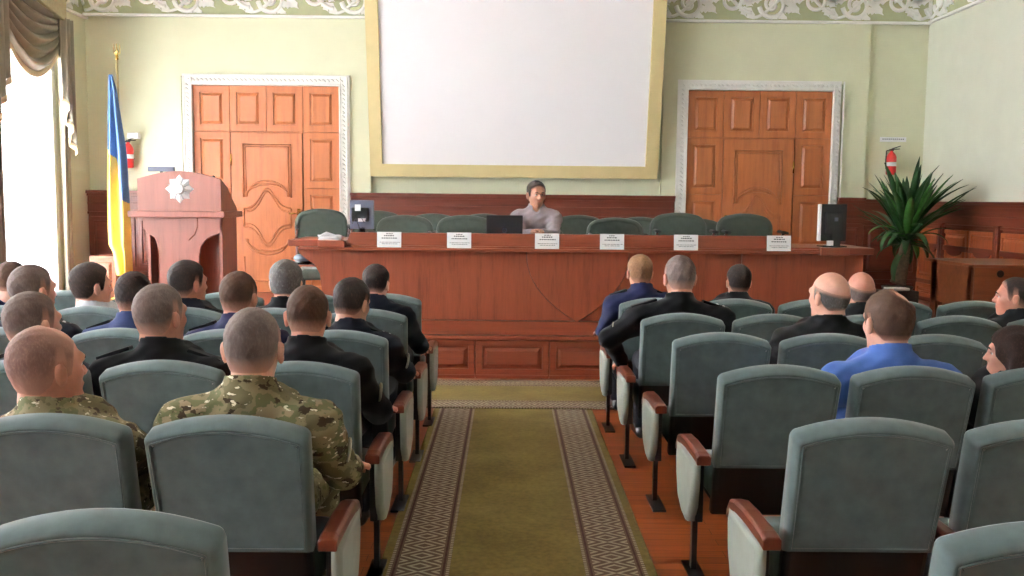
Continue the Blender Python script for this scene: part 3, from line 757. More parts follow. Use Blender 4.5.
# star badge
bc = (lx(180), LY-.002, lz(189)); R1 = .148
m = MB()
out_ = []
for i in range(16):
    a = PI/2+i*PI/8; q = R1 if i % 2 == 0 else R1*.72
    if i % 4 == 2: q = R1*.95
    out_.append((bc[0]+q*math.cos(a), bc[2]+q*math.sin(a)))
n = 16
v_ = [(x, bc[1], z) for x, z in out_]+[(bc[0], bc[1]-.035, bc[2])]
m.add(v_, [(i, (i+1) % n, n) for i in range(n)]); m.add([(x, bc[1], z) for x, z in out_], [tuple(range(n))])
st_ = LB(m, 'star_badge', silver, 0)
m = MB(); m.lathe([(0,.0),(.055,.0),(.055,.022),(.045,.03),(.03,.028),(0,.03)], 20, T(bc[0], bc[1]-.015, bc[2]) @ RX(PI/2))
m.build('badge_centre', silver, st_)
m = MB()
for a in range(8):
    aa = a*PI/4+PI/8
    m.box((-.004, -.004, .06), (.004, .0, .12), T(bc[0], bc[1]-.022, bc[2]) @ RY(aa))
m.build('badge_rays', plain('badge_dark', (120,125,130), .4, metal=.5), st_)
# laptop lid on lectern + mic
o = MB().box((-.14, -.02, 0), (.14, .02, .05)).build('desk_lamp', monG, None, bevel=.008); 
p = at(161.5, 171.5, LY+.25); o.location = (p.x, LY+.25, p.z)
MB().box((-.012, -.012, -(p.z-lz(213))), (.012, .012, .0)).build('lamp_stem', blackM, o)
tag(o, 'flat blue-grey reading lamp head above the lectern', 'lamp')
p = at(217, 178, LY+.3)
o = MB().tube([(0,0,-.30),(0,0,-.05),(-.02,-.03,.0)], .006, 8).build('microphone', blackM); o.location = (p.x, LY+.3, p.z)
MB().lathe([(.001,-.03),(.016,-.02),(.018,.01),(.001,.03)], 12, T(-.025,-.04,.005) @ RX(.8)).build('mic_head', blackP, o)
tag(o, 'small black microphone at the lectern right edge', 'microphone')
# low orange cabinet by the flag
p0, p1 = at(89, 256, 11.5), at(117, 256, 11.5)
cb = empty('low_cabinet', ((p0.x+p1.x)/2, 11.5, STZ)); hw = (p1.x-p0.x)/2; hz = p0.z-STZ
MB().box((-hw, 0, 0), (hw, .35, hz)).build('body', deskW, cb, bevel=.006)
m = MB(); raised(m, -hw+.01, hw-.01, .03, hz-.02, -.020, fr=.04); m.build('door', deskW, cb)
tag(cb, 'small reddish wooden cabinet beside the flag', 'cabinet')
# ------------------------------------------------------------------ flag
FY = 11.35; fp = at(117, 60, FY); ft = at(116, 48, FY)
fl = empty('flagpole', (fp.x, FY, STZ)); tag(fl, 'brass-tipped flagpole standing between the window and the lectern', 'flagpole')
m = MB(); m.tube([(0,0,0.03), (0,0,fp.z-STZ)], .013, 10); m.build('pole', plain('pole_wood', (190,170,120), .4), fl)
m = MB(); m.lathe([(.16,0),(.16,.02),(.04,.04),(.02,.12)], 24); m.build('base', brass, fl)
z0 = fp.z-STZ; m = MB()
m.lathe([(.013,0),(.02,.01),(.012,.03),(.02,.045),(.008,.06)], 12, T(0,0,z0)); m.tube([(-.035,0,z0+.18),(-.035,0,z0+.08),(0,0,z0+.055),(.035,0,z0+.08),(.035,0,z0+.18)], .005, 6); m.tube([(0,0,z0+.05),(0,0,z0+.19)], .006, 6)
m.tube([(-.018,0,z0+.08),(0,0,z0+.11),(.018,0,z0+.08)], .004, 6); m.build('trident_finial', brass, fl)
keys = [(75, 110, 114), (90, 109.5, 118), (110, 109, 121), (130, 108.5, 124), (150, 108, 127), (175, 107.5, 128.5), (200, 107.5, 129.5), (230, 108, 131), (245, 109, 131), (252, 113, 131.5), (275, 117, 132)]
seam_k = [(75, 1.1), (130, 1.05), (149, -.02), (158, .45), (170, .60), (190, .72), (200, .80), (204, 1.0), (276, 1.05)]
def interp(ks, y):
    for a, c in zip(ks[:-1], ks[1:]):
        if a[0] <= y <= c[0]:
            t = (y-a[0])/(c[0]-a[0]); return [a[i]+(c[i]-a[i])*t for i in range(1, len(a))]
    return list(ks[-1][1:])
FBK = []
def flagfn(u, v_):
    py = 75+200*v_; x0, x1 = interp(keys, py); s_ = interp(seam_k, py)[0]
    p = at(x0+(x1-x0)*u, py, FY)
    depth = .05*math.sin(u*2*PI*2.2+.6)*min(1, v_*2+.15)+.03*math.sin(u*17+v_*3)*v_
    if py < 149: stripe = 0.0
    else: stripe = 1.0 if u < s_ else 0.0
    if py > 203: stripe = 1.0
    return (p.x, FY-.05+depth, p.z, stripe)
o = sheet('flag', flagfn, 60, 160, flagM, None, .003, 'stripe'); tag(o, 'blue and yellow flag hanging in folds from the flagpole', 'flag')
# ------------------------------------------------------------------ extinguishers, sign
def extinguisher(px, py0, py1, Y, label):
    a = at(px, py0, Y); c = at(px, py1, Y); h = a.z-c.z; r = .062
    e = empty('fire_extinguisher', (a.x, Y, c.z)); tag(e, label, 'fire extinguisher')
    m = MB(); m.lathe([(r*.8,0),(r,.015),(r,h*.62),(r*.75,h*.72),(r*.3,h*.80),(r*.3,h*.83)], 20); m.build('cylinder', redM, e)
    m = MB(); m.box((-.02,-.02,h*.83),(.02,.02,h*.9)); m.tube([(0,0,h*.9),(.11,0,h*1.0)], .008, 6); m.tube([(0,0,h*.88),(.10,0,h*.90)], .007, 6); m.build('valve_lever', blackM, e)
    m = MB(); m.tube([(-.02,0,h*.87),(-.07,-.01,h*.83),(-.075,-.01,h*.5),(-.068,-.01,h*.2)], .008, 8); m.build('hose', blackP, e)
    m = MB(); m.lathe([(r+.001,h*.30),(r+.001,h*.44)], 20); m.build('label_band', paper, e)
    m = MB(); m.box((-.02, .05, h*.3), (.02, .16, h*.34)); m.build('bracket', blackM, e)
    return e
extinguisher(892, 146, 175, ZW-.12, 'red fire extinguisher on the wall above the palm')
extinguisher(128, 137, 168, ZW-.14, 'red fire extinguisher half hidden behind the flag')
a = at(880, 137, ZW-.003); c = at(906, 142, ZW-.003)
o = MB().box((a.x, ZW-.008, c.z), (c.x, ZW-.001, a.z)).build('wall_sign', paper); tag(o, 'small white sign on the green wall over the extinguisher', 'sign')
m = MB(); x = a.x+.03
while x < c.x-.04: m.box((x, ZW-.0095, a.z-.032), (x+.018, ZW-.008, a.z-.02)); x += .026
m.build('sign_lettering', ink, o)
a = at(130, 133, ZW-.06); c = at(141, 139, ZW-.06)
o = MB().box((a.x, ZW-.16, c.z), (c.x, ZW-.072, a.z)).build('wall_box', paper, None, bevel=.006); tag(o, 'small pale box on the wall right of the flag', 'box')
# ------------------------------------------------------------------ palm
py_ = 10.9; pb = at(897, 292, py_); pt = at(906, 243, py_)
pm = empty('potted_palm', (pb.x, py_, STZ)); tag(pm, 'potted palm with dark green strap leaves in the right corner', 'plant')
zt0 = pt.z-STZ; dx = pt.x-pb.x
m = MB(); N = 24; m.tube([(dx*(i/N)**.8, 0, .3+(zt0-.3)*i/N) for i in range(N+1)], [.085-.035*i/N+.006*(i % 2) for i in range(N+1)], 14); m.build('trunk', barkM, pm)
m = MB(); m.lathe([(.0,0),(.13,0),(.16,.24),(.175,.26),(.17,.28),(.15,.27),(0,.25)], 28); m.build('pot', potM, pm)
rl = random.Random(11)
def leaf_strip(m, az, el0, ln, w, droop):
    n = 9; p = Vector((dx, 0, zt0-.02+rl.uniform(-.05,.1))); el = el0; vs = []; 
    d = Vector((math.cos(az), math.sin(az), 0))
    side = Vector((-math.sin(az), math.cos(az), 0))
    for i in range(n+1):
        t = i/n; wv = w*(math.sin(PI*min(1, .12+t*.88))**.7)*(1 if t < 1 else 0)+.002
        up = Vector((0,0,1))*math.cos(el)-d*math.sin(el)
        vs.append(tuple(p-side*wv+up*wv*.35)); vs.append(tuple(p)); vs.append(tuple(p+side*wv+up*wv*.35))
        st = ln/n; p = p+(d*math.cos(el)+Vector((0,0,1))*math.sin(el))*st; el -= droop/n*(1+1.6*t)
    f = []
    for i in range(n):
        a = i*3; f += [(a, a+1, a+4, a+3), (a+1, a+2, a+5, a+4)]
    m.add(vs, f, smooth=True)
for k in range(100):
    m = MB(); az = rl.uniform(0, 2*PI); q = k/100
    if q < .75: el = rl.uniform(.72, 1.5); ln = rl.uniform(.74, .98)
    elif q < .93: el = rl.uniform(.25, .8); ln = rl.uniform(.42, .6)
    else: el = rl.uniform(-.9, .1); ln = rl.uniform(.3, .5)
    if math.sin(az) > 0: ln *= .85
    leaf_strip(m, az, el, ln, rl.uniform(.030, .048), rl.uniform(.0, .5) if q < .75 else rl.uniform(.6, 1.4))
    o = m.build('leaf', leafM2 if rl.random() < .18 else leafM, pm)
    md = o.modifiers.new('t', 'SOLIDIFY'); md.thickness = .002
# ------------------------------------------------------------------ desk on the right
dx0 = at(976, 265, 8.75); dfar = at(922, 258, 9.72)
DX = 4.32; DZ = 1.06
dk = empty('side_desk', (4.8, 9.2, STZ)); tag(dk, 'brown veneered desk with a round cable hole by the right wall', 'desk'); O = T(*(-dk.location))
m = MB(); m.box((DX-.03, 8.72, DZ-.028), (XR-.12, 9.72, DZ)); m.build('desk_top', deskW, dk, bevel=.004).matrix_local = O
m = MB(); m.box((DX, 8.80, DZ-.30-.12), (DX+.025, 9.64, DZ-.03)); m.box((DX, 8.80, STZ), (DX+.025, 8.86, DZ-.03)); m.box((DX, 9.50, STZ), (DX+.025, 9.64, DZ-.03)); m.build('side_board', deskW, dk, bevel=.003).matrix_local = O
m = MB(); m.box((DX+.01, 8.76, STZ+.05), (XR-.14, 8.78, DZ-.03)); fp_ = m.build('modesty_panel', deskW, dk, bevel=.003); fp_.matrix_local = O
hc = at(1001, 274, 8.75)
m = MB(); m.lathe([(0,0),(.034,0),(.034,.004),(.026,.006),(0,.002)], 20, T(hc.x, 8.76, hc.z) @ RX(PI/2)); m.build('cable_hole', blackP, fp_)
m = MB(); m.box((XR-.17, 8.80, STZ), (XR-.14, 9.64, DZ-.03)); m.build('side_board', deskW, dk, bevel=.003).matrix_local = O
# chair-like dark thing by the pot: small white tray
p = at(893, 288, 10.5)
o = MB().box((-.12, -.07, 0), (.12, .07, .03)).build('paper_tray', paper, None, bevel=.008); o.location = (p.x+.02, 10.45, p.z-.02)
tag(o, 'small pale tray at the foot of the palm', 'tray')
o2 = MB().box((-.2,-.12,0),(.2,.12,p.z-.02-STZ)).build('low_stool', potM, None, bevel=.01); o2.location = (p.x+.02, 10.45, STZ); tag(o2, 'low dark stool under the pale tray beside the palm', 'stool')
# ------------------------------------------------------------------ people: smooth-blended bodies polygonised from distance fields
def V(*a): return np.array(a, dtype=np.float32)
def d_caps(p, a, b, ra, rb):
    ab = b-a; t = np.clip(((p-a)@ab)/max(1e-9, float(ab@ab)), 0, 1)
    return np.linalg.norm(p-a-t[:, None]*ab, axis=1)-(ra+(rb-ra)*t)
def d_ell(p, c, r, R=None):
    q = p-c
    if R is not None: q = q@R            # columns of R: local axes
    k0 = np.linalg.norm(q/r, axis=1); k1 = np.linalg.norm(q/(r*r), axis=1)
    return k0*(k0-1)/np.maximum(k1, 1e-6)
def smin(a, b, k):
    h = np.maximum(k-np.abs(a-b), 0)/k
    return np.minimum(a, b)-h*h*k*.25
class Field:
    def __init__(s): s.pr = []
    def caps(s, a, b, ra, rb, k=.03): s.pr.append(('c', V(*a), V(*b), ra, rb, k)); return s
    def ell(s, c, r, R=None, k=.03): s.pr.append(('e', V(*c), V(*r), None if R is None else np.array(R, dtype=np.float32), 0, k)); return s
    def sub(s, c, r, R=None, k=.01): s.pr.append(('s', V(*c), V(*r), None if R is None else np.array(R, dtype=np.float32), 0, k)); return s
    def bounds(s):
        lo = np.full(3, 9e9); hi = -lo
        for q in s.pr:
            if q[0] == 's': continue
            if q[0] == 'c': pts = [q[1], q[2]]; r = max(q[3], q[4])
            else: pts = [q[1]]; r = float(q[2].max())
            for p in pts: lo = np.minimum(lo, p-r); hi = np.maximum(hi, p+r)
        return lo, hi
    def one(s, q, p):
        if q[0] == 'c': return d_caps(p, q[1], q[2], q[3], q[4])
        return d_ell(p, q[1], q[2], q[3])
    def ev(s, p, act=None):
        d = np.full(len(p), 9.0, dtype=np.float32)
        for q in s.pr:
            if q[0] == 's': d = -smin(-d, s.one(q, p), q[5])
            else: d = smin(d, s.one(q, p).astype(np.float32), q[5])
        return d
def polygonise(fn, lo, hi, h):
    B = 6
    n = np.ceil((hi-lo)/h/B).astype(int)+1
    nb = n; N = nb*B
    ii = np.stack(np.meshgrid(*[np.arange(k) for k in nb], indexing='ij'), -1).reshape(-1, 3)
    cc = (lo+(ii*B+(B-1)/2)*h).astype(np.float32)
    dc = fn(cc); rad = h*B*.87
    act = np.abs(dc) < rad*1.35+.012
    Fd = np.repeat(np.repeat(np.repeat(dc.reshape(nb), B, 0), B, 1), B, 2).astype(np.float32)
    ia = ii[act]
    if len(ia) == 0: return None
    loc = np.stack(np.meshgrid(np.arange(B), np.arange(B), np.arange(B), indexing='ij'), -1).reshape(-1, 3)
    g = (ia[:, None, :]*B+loc[None]).reshape(-1, 3)
    Fd[g[:, 0], g[:, 1], g[:, 2]] = fn((lo+g*h).astype(np.float32))
    S = Fd < 0
    c = [S[a:S.shape[0]-1+a, b_:S.shape[1]-1+b_, d:S.shape[2]-1+d] for a in (0, 1) for b_ in (0, 1) for d in (0, 1)]
    al = c[0].copy(); an = c[0].copy()
    for q in c[1:]: al &= q; an |= q
    mix = an & ~al
    idx = np.argwhere(mix)
    vid = np.full(mix.shape, -1, dtype=np.int64); vid[mix] = np.arange(len(idx))
    acc = np.zeros((len(idx), 3)); cnt = np.zeros(len(idx))
    offs = [(a, b_, d) for a in (0, 1) for b_ in (0, 1) for d in (0, 1)]
    val = {o: Fd[idx[:, 0]+o[0], idx[:, 1]+o[1], idx[:, 2]+o[2]] for o in offs}
    for o in offs:
        for ax in range(3):
            if o[ax]: continue
            o2 = list(o); o2[ax] = 1; o2 = tuple(o2)
            a, b_ = val[o], val[o2]; m = (a < 0) != (b_ < 0)
            t = np.where(m, a/np.where(m, a-b_, 1), 0)
            p = np.array(o, dtype=float)[None].repeat(len(idx), 0); p[:, ax] = t
            acc += p*m[:, None]; cnt += m
    vs = lo+(idx+acc/np.maximum(cnt, 1)[:, None])*h
    fs = []
    for ax in range(3):
        sl0 = [slice(1, -1)]*3; sl0[ax] = slice(0, -1); sl1 = list(sl0); sl1[ax] = slice(1, None)
        A = S[tuple(sl0)]; Bq = S[tuple(sl1)]
        for flip, m in ((False, A & ~Bq), (True, ~A & Bq)):
            e = np.argwhere(m)
            if not len(e): continue
            off = np.ones(3, int); off[ax] = 0; e = e+off
            u, w_ = (ax+1) % 3, (ax+2) % 3
            du = np.zeros(3, int); du[u] = 1; dw = np.zeros(3, int); dw[w_] = 1
            q = [e-du-dw, e-dw, e, e-du]
            ids = [vid[k[:, 0], k[:, 1], k[:, 2]] for k in q]
            if flip: ids = ids[::-1]
            fs.append(np.stack(ids, 1))
    fs = np.concatenate(fs); fs = fs[(fs >= 0).all(1)]
    return vs, fs
def np_mesh(name, vs, fs, mats, parent=None, org=None):
    me = bpy.data.meshes.new(name); me.vertices.add(len(vs)); me.loops.add(fs.size); me.polygons.add(len(fs))
    v = vs-np.array(org) if org is not None else vs
    me.vertices.foreach_set('co', v.astype(np.float32).ravel()); me.loops.foreach_set('vertex_index', fs.astype(np.int32).ravel())
    me.polygons.foreach_set('loop_start', np.arange(0, fs.size, 4, dtype=np.int32)); me.polygons.foreach_set('use_smooth', np.ones(len(fs), dtype=bool))
    me.update(); me.validate()
    return link(name, me, mats, parent)
def field_obj(name, fn, lo, hi, h, mats, parent=None, org=None):
    r = polygonise(fn, np.array(lo, dtype=np.float64)-h*3, np.array(hi, dtype=np.float64)+h*3, h)
    return None if r is None else np_mesh(name, r[0], r[1], mats, parent, org)
def pruned(Fl):
    """evaluate only the primitives that can matter near the sample points, chunk by chunk"""
    def fn(p):
        if len(p) < 4000: return Fl.ev(p)
        out = np.empty(len(p), dtype=np.float32); CK = 216*8
        for i in range(0, len(p), CK):
            q = p[i:i+CK]; c = (q.min(0)+q.max(0))/2; R = float(np.linalg.norm(q.max(0)-c))
            ds = [float(Fl.one(k, c[None])[0]) for k in Fl.pr]
            dm = min([d for d, k in zip(ds, Fl.pr) if k[0] != 's'])
            keep = [k for d, k in zip(ds, Fl.pr) if d < dm+2*R+.08]
            o = Field(); o.pr = keep; out[i:i+CK] = o.ev(q)
        return out
    return fn
def hair_mat(name, c, c2=None):
    m, nt, b = nodes(name); c = srgb(c); c2 = srgb(c2) if c2 else mul(c, 1.3)
    n = noise(nt, coords(nt, (1, 1, .35)), 160, 3, .7); n2 = noise(nt, coords(nt), 18, 3)
    s = mth(nt, 'ADD', mth(nt, 'MULTIPLY', n, .6), mth(nt, 'MULTIPLY', n2, .4))
    at_ = nt.nodes.new('ShaderNodeAttribute'); at_.attribute_name = 'hair_cover'
    dn = mth(nt, 'MINIMUM', 1.0, mth(nt, 'MAXIMUM', 0.0, mth(nt, 'ADD', at_.outputs['Fac'], mth(nt, 'MULTIPLY', mth(nt, 'SUBTRACT', n, .5), .5))))
    L(nt, mixc(nt, dn, srgb((190,140,122)), ramp(nt, s, [(.40, mul(c, .7)), (.52, c), (.66, c2)])), b.inputs['Base Color'])
    b.inputs['Roughness'].default_value = .7; b.inputs['Specular IOR Level'].default_value = .25; bump(nt, b, n, .5, .004); return m
HAIR = {'dark': hair_mat('hair_dark', (44,36,34)), 'brown': hair_mat('hair_brown', (78,56,44)), 'lightbrown': hair_mat('hair_light_brown', (120,92,76)), 'greybrown': hair_mat('hair_grey_brown', (106,92,88)),
        'grey': hair_mat('hair_grey', (98,95,93), (138,134,131)), 'stubble': hair_mat('hair_stubble', (128,98,90), (160,122,108)), 'blond': hair_mat('hair_blond', (140,104,76)), 'woman': hair_mat('hair_woman', (38,22,18), (60,38,30))}
def cloth(name, c, stripe=False):
    m, nt, b = nodes(name); c = srgb(c); n = noise(nt, coords(nt), 9, 4); n2 = noise(nt, coords(nt), 320, 2)
    L(nt, ramp(nt, n, [(.3, mul(c, .86)), (.7, mul(c, 1.14))]), b.inputs['Base Color']); b.inputs['Roughness'].default_value = .85
    b.inputs['Specular IOR Level'].default_value = .15; b.inputs['Sheen Weight'].default_value = .08; bump(nt, b, n2, .15, .001); return m
CL = {'navy': cloth('cloth_navy', (30,34,66)), 'darknavy': cloth('cloth_dark_navy', (22,24,36)), 'black': cloth('cloth_black', (18,18,22)), 'blue': cloth('cloth_blue', (74,104,170)), 'camo': camoM,
      'white': cloth('cloth_white', (200,204,210)), 'check': cloth('cloth_grey_check', (150,140,146)), 'bluegrey': cloth('cloth_blue_grey', (56,66,104))}
trouM = cloth('cloth_trousers', (26,28,38)); shoeM = plain('shoe_leather', (20,18,18), .3)
SKN = {}
def skin_mat(t):
    if t not in SKN:
        m, nt, b = nodes('skin_%s' % t); c = srgb({'pale': (204,152,132), 'ruddy': (194,134,114), 'tan': (180,128,104)}[t])
        n = noise(nt, coords(nt), 28, 3); L(nt, ramp(nt, n, [(.3, mul(c, .9)), (.7, mul(c, 1.08))]), b.inputs['Base Color'])
        b.inputs['Roughness'].default_value = .48; b.inputs['Subsurface Weight'].default_value = .12; b.inputs['Subsurface Radius'].default_value = (.012,.004,.002); SKN[t] = m
    return SKN[t]
eyeW = plain('eye_white', (225,222,218), .2, .02); irisM = plain('iris', (50,38,30), .2, .05); lipM = plain('lips', (168,96,88), .5, .05); browM = plain('eyebrow', (50,38,32), .8, .1)
def person(seat, hp, s, yaw=0, pitch=0, tilt=0, hair='dark', style='short', outfit='navy', label='', cat='person', sl='long', h=.008, arms=('lap','lap'), stage=0, broad=1.0, skin_t='pale', face=0, epau=None, flip=False, badge=False):
    """seat=(x, y) of the pelvis, hp = head centre in the room; flip faces the audience"""
    sx, sy = seat; fw_ = -1 if flip else 1
    hp = Vector(hp); z0 = stage
    Rh = Matrix.Rotation((PI if flip else 0)+yaw, 3, 'Z') @ Matrix.Rotation(pitch, 3, 'X') @ Matrix.Rotation(tilt, 3, 'Y')
    def H(x, y, z): return tuple(hp+Rh @ (Vector((x, y, z))*s))
    Rn = np.array(Rh, dtype=np.float32)
    def W(x, y, z): return (sx+x, sy+fw_*y, z0+z)    # body frame, y forward from the pelvis
    neck = Vector(H(0, -.02, -.10)); nb = Vector((hp.x*.75+sx*.25, hp.y-fw_*.045*s, hp.z-.136*s))
    pel = Vector(W(0, 0, .602)); chest = pel.lerp(nb, .62)
    ux = Vector((fw_*1.0, 0, 0))
    def sh(sd): return nb+Vector((sd*.188*broad*s, -fw_*.0, -.092*s))   # world left/right by sign of x
    Bd = Field(); Cl = Field()
    bk = .035
    # torso
    c = .014
    for Fd, e in ((Bd, 0), (Cl, c)):
        Fd.ell(pel, (.165+e, .125+e, .13+e), k=.06); Fd.ell(pel.lerp(nb, .35)+Vector((0, fw_*.02, 0)), (.150+e, .112+e, .15+e), k=.08)
        Fd.ell(chest+Vector((0, fw_*.03, .01)), (.170*broad+e, .118+e, .16+e), k=.08)
        Fd.caps(sh(-1)+Vector((.03,0,0)), sh(1)-Vector((.03,0,0)), .066+e, .066+e, k=.06)
        for sd in (-1, 1): Fd.caps(nb+Vector((sd*.02, -fw_*.005, -.012)), sh(sd)+Vector((0,0,.012)), .048+e*.8, .052+e*.8, k=.04)
    Cl.caps(nb+Vector((0,0,-.09)), nb+Vector((0,0,-.012)), .086*s, .079*s, k=.05)
    nr = .050 if flip else .062; Bd.caps(nb+Vector((0,0,-.03)), neck, (nr+.003)*s, (nr-.003)*s, k=.02)
    # head
    Bd.caps(H(0,-.030,-.085), H(0,-.02,-.02), (nr-.006)*s, .060*s, k=.02)
    def he(c_, r, k=.02): Bd.ell(H(*c_), tuple(q*s for q in r), Rn, k)
    he((0,-.012,.028), (.077,.099,.094), .03)
    he((0,.030,-.040), (.057,.066,.076), .04)
    he((0,.062,-.088), (.030,.026,.024), .03)
    for sd in (-1, 1):
        he((sd*.034,.062,-.018), (.024,.024,.022), .02)      # cheekbone
        he((sd*.084,-.006,-.010), (.011,.018,.033), .006)    # ear
        he((sd*.088,-.014,.004), (.009,.012,.021), .008)
        Bd.sub(H(sd*.095,.000,-.006), (.006*s,.010*s,.017*s), Rn, .006)
        Bd.sub(H(sd*.031,.094,.006), (.017*s,.014*s,.011*s), Rn, .014)
    Bd.caps(H(-.034,.082,.026), H(.034,.082,.026), .014*s, .014*s, k=.02)
    Bd.caps(H(0,.092,.012), H(0,.112,-.024), .007*s, .010*s, k=.012)
    for sd in (-1, 1): he((sd*.011,.102,-.028), (.009,.010,.008), .008)
    Bd.caps(H(-.016,.092,-.056), H(.016,.092,-.056), .008*s, .008*s, k=.012)
    if face: Bd.sub(H(0,.104,-.0555), (.022*s,.010*s,.0022*s), Rn, .003)
    # arms
    wr = {}
    for sd, pose in ((-1, arms[0]), (1, arms[1])):
        S_ = sh(sd)
        if pose == 'lap': E = Vector(W(fw_*0, .10, .70)); E.x = S_.x+sd*.010; Wp = Vector(W(0, .36, .69)); Wp.x = sx+sd*.12
        elif pose == 'rest': E = Vector(W(0, -.02, .680)); E.x = sx+sd*.285; Wp = Vector(W(0, .22, .635)); Wp.x = sx+sd*.275
        elif pose == 'cross': E = Vector(W(0, .07, .74)); E.x = S_.x+sd*.06; Wp = Vector(W(0, .24, .80)); Wp.x = sx-sd*.02
        else: E, Wp = Vector(pose[0]), Vector(pose[1])
        a_ = E-S_; 
        Bd.caps(S_, E, .050*s, .040*s, k=.03); Bd.caps(E, Wp, .040*s, .026*s, k=.02)
        dv = (Wp-E).normalized(); hd = dv.copy()
        if isinstance(pose, tuple) and len(pose) > 2: hd = Vector(pose[2]).normalized()
        dn = Vector((0,0,-1)); lat = hd.cross(dn).normalized(); nrm = lat.cross(hd)
        pc = Wp+hd*.055
        Rp = np.array(Matrix((lat, hd, nrm)).transposed(), dtype=np.float32)
        Bd.caps(Wp, Wp+hd*.03, .024, .026, k=.02); Bd.ell(pc, (.040, .048, .016), Rp, k=.015)
        for fi, (fx, ln) in enumerate(((-.030,.068), (-.0105,.078), (.0095,.073), (.029,.056))):
            f0 = Wp+hd*.088+lat*fx; cur = .35+.08*fi
            f1 = f0+(hd*math.cos(cur)+dn*math.sin(cur))*ln*.5; f2 = f1+(hd*math.cos(cur*2.4)+dn*math.sin(cur*2.4))*ln*.5
            Bd.caps(f0, f1, .0092, .0085, k=.004); Bd.caps(f1, f2, .0085, .0072, k=.004)
        tb = Wp+hd*.03+lat*(-sd*fw_)*.033*(1); t1 = tb+hd*.03+lat*(-sd*fw_)*.020+dn*.008; t2 = t1+hd*.028+dn*.008
        Bd.caps(tb, t1, .013, .011, k=.01); Bd.caps(t1, t2, .0105, .009, k=.005)
        wr[sd] = (S_, E, Wp)
        e = c
        if sl == 'long':
            Cl.caps(S_, E, .060*s+.006, .050*s+.004, k=.07); Cl.caps(E, Wp-dv*.02, .052*s+.004, .038*s+.003, k=.02)
        else:
            Em = S_.lerp(E, .80); Cl.caps(S_, Em, .060*s+.006, .056*s+.008, k=.04)
    # legs
    Tr = Field()
    for sd in (-1, 1):
        hpj = Vector(W(0, .0, .555)); hpj.x = sx+sd*.09; kn = Vector(W(0, .40, .545)); kn.x = sx+sd*.13; an = Vector(W(0, .42, .09)); an.x = sx+sd*.13
        toe = an+Vector((sd*.015, fw_*.15, -.045))
        for Fd, e in ((Bd, 0), (Tr, .014)):
            Fd.caps(hpj, kn, .078+e, .056+e, k=.04); Fd.caps(kn, an+Vector((0,0,0 if Fd is Bd else .02)), .054+e, .036+e*1.6, k=.02)
        Bd.caps(an+Vector((0,-fw_*.03,-.05)), toe, .030, .026, k=.02)
    Tr.ell(pel+Vector((0,0,-.02)), (.178, .138, .105), k=.05)
    lo, hi = Bd.bounds()
    body = field_obj('person', pruned(Bd), lo, hi, h, [skin_mat(skin_t)], None, (sx, sy, z0))
    body.location = (sx, sy, z0); tag(body, label, 'person')
    org = (sx, sy, z0)
    # jacket / shirt : open at the neck
    nk = nb+Vector((0, fw_*.006, .035))
    clp = pruned(Cl); ax_ = Vector((0, fw_*.28, 1)).normalized()
    nbn = np.array(nb, dtype=np.float32); axn = np.array(ax_, dtype=np.float32)
    ph = random.random()*6
    wm = {sd: [np.array(q, dtype=np.float32) for q in wr[sd]] for sd in wr}
    def cfn(p):
        d = clp(p)
        d = d+.0030*np.sin(p[:, 2]*55+p[:, 0]*18+ph)*np.sin(p[:, 0]*23+p[:, 1]*31+ph)+.002*np.sin(p[:, 2]*90-p[:, 0]*60+p[:, 1]*40)
        tt = (p-nbn)@axn
        rr = np.linalg.norm((p-nbn)-tt[:, None]*axn, axis=1)
        col = np.maximum(np.abs(rr-(.071*s if sl == 'long' or outfit in ('blue','check') else .078*s))-.006, np.abs(tt-.030)-((.026 if outfit == 'check' else .036) if sl == 'long' or outfit in ('blue',) else .018))
        d = smin(d, col, .012)
        d = np.maximum(d, -(np.maximum(rr-.060*s, -(tt-.01))))
        if outfit in ('check', 'white', 'blue'):
            fq = nbn+np.array((0, fw_*.092*s, .030*s), dtype=np.float32); d = np.maximum(d, .054*s-np.linalg.norm((p-fq)*np.array((1.25,1,.8), dtype=np.float32), axis=1))
        return d
    lo, hi = Cl.bounds()
    jk = field_obj('shirt' if outfit in ('blue', 'white', 'check', 'black') else 'jacket', cfn, lo, hi, h*1.15, [CL[outfit]], body, org)
    lo, hi = Tr.bounds()
    field_obj('trousers', pruned(Tr), lo, hi, .014, [camoM if outfit == 'camo' else trouM], body, org)
    for sd in (-1, 1):
        Sh = Field(); an = Vector(W(0, .42, .09)); an.x = sx+sd*.13; toe = an+Vector((sd*.018, fw_*.16, -.05))
        Sh.caps(an+Vector((0,-fw_*.035,-.048)), toe, .040, .036, k=.02); Sh.caps(an+Vector((0,0,-.03)), an+Vector((0,0,.01)), .042, .044, k=.02)
        lo, hi = Sh.bounds(); lo[2] = z0
        field_obj('shoe', (lambda Sh: lambda p: np.maximum(Sh.ev(p), (z0+.002)-p[:, 2]))(Sh), lo, hi, .010, [shoeM], body, org)
    # epaulettes, insignia
    if epau:
        for sd in (-1, 1):
            S_ = wr[sd][0]; a = nb.lerp(S_, .55); q = S_+Vector((sd*.035*s, 0, 0))
            d = (q-a).normalized(); zc = .069*s+.006
            M_ = Matrix.Translation(a+Vector((0,0,zc-.004))) @ Vector((1,0,0)).rotation_difference(d).to_matrix().to_4x4()
            Ln = (q-a).length
            e_ = MB(); e_.box((0, -.026, -.012), (Ln, .026, .004), M_); o = e_.build('epaulette', CL['black'], body, bevel=.004); o.matrix_local = Matrix.Translation((-sx, -sy, -z0))
            if epau == 'pins':
                e_ = MB()
                for q_ in (.55, .8): e_.lathe([(0,0),(.010,0),(.006,.004),(0,.005)], 6, M_ @ T(Ln*q_, 0, .004))
                o2 = e_.build('silver_pin', silver, o)
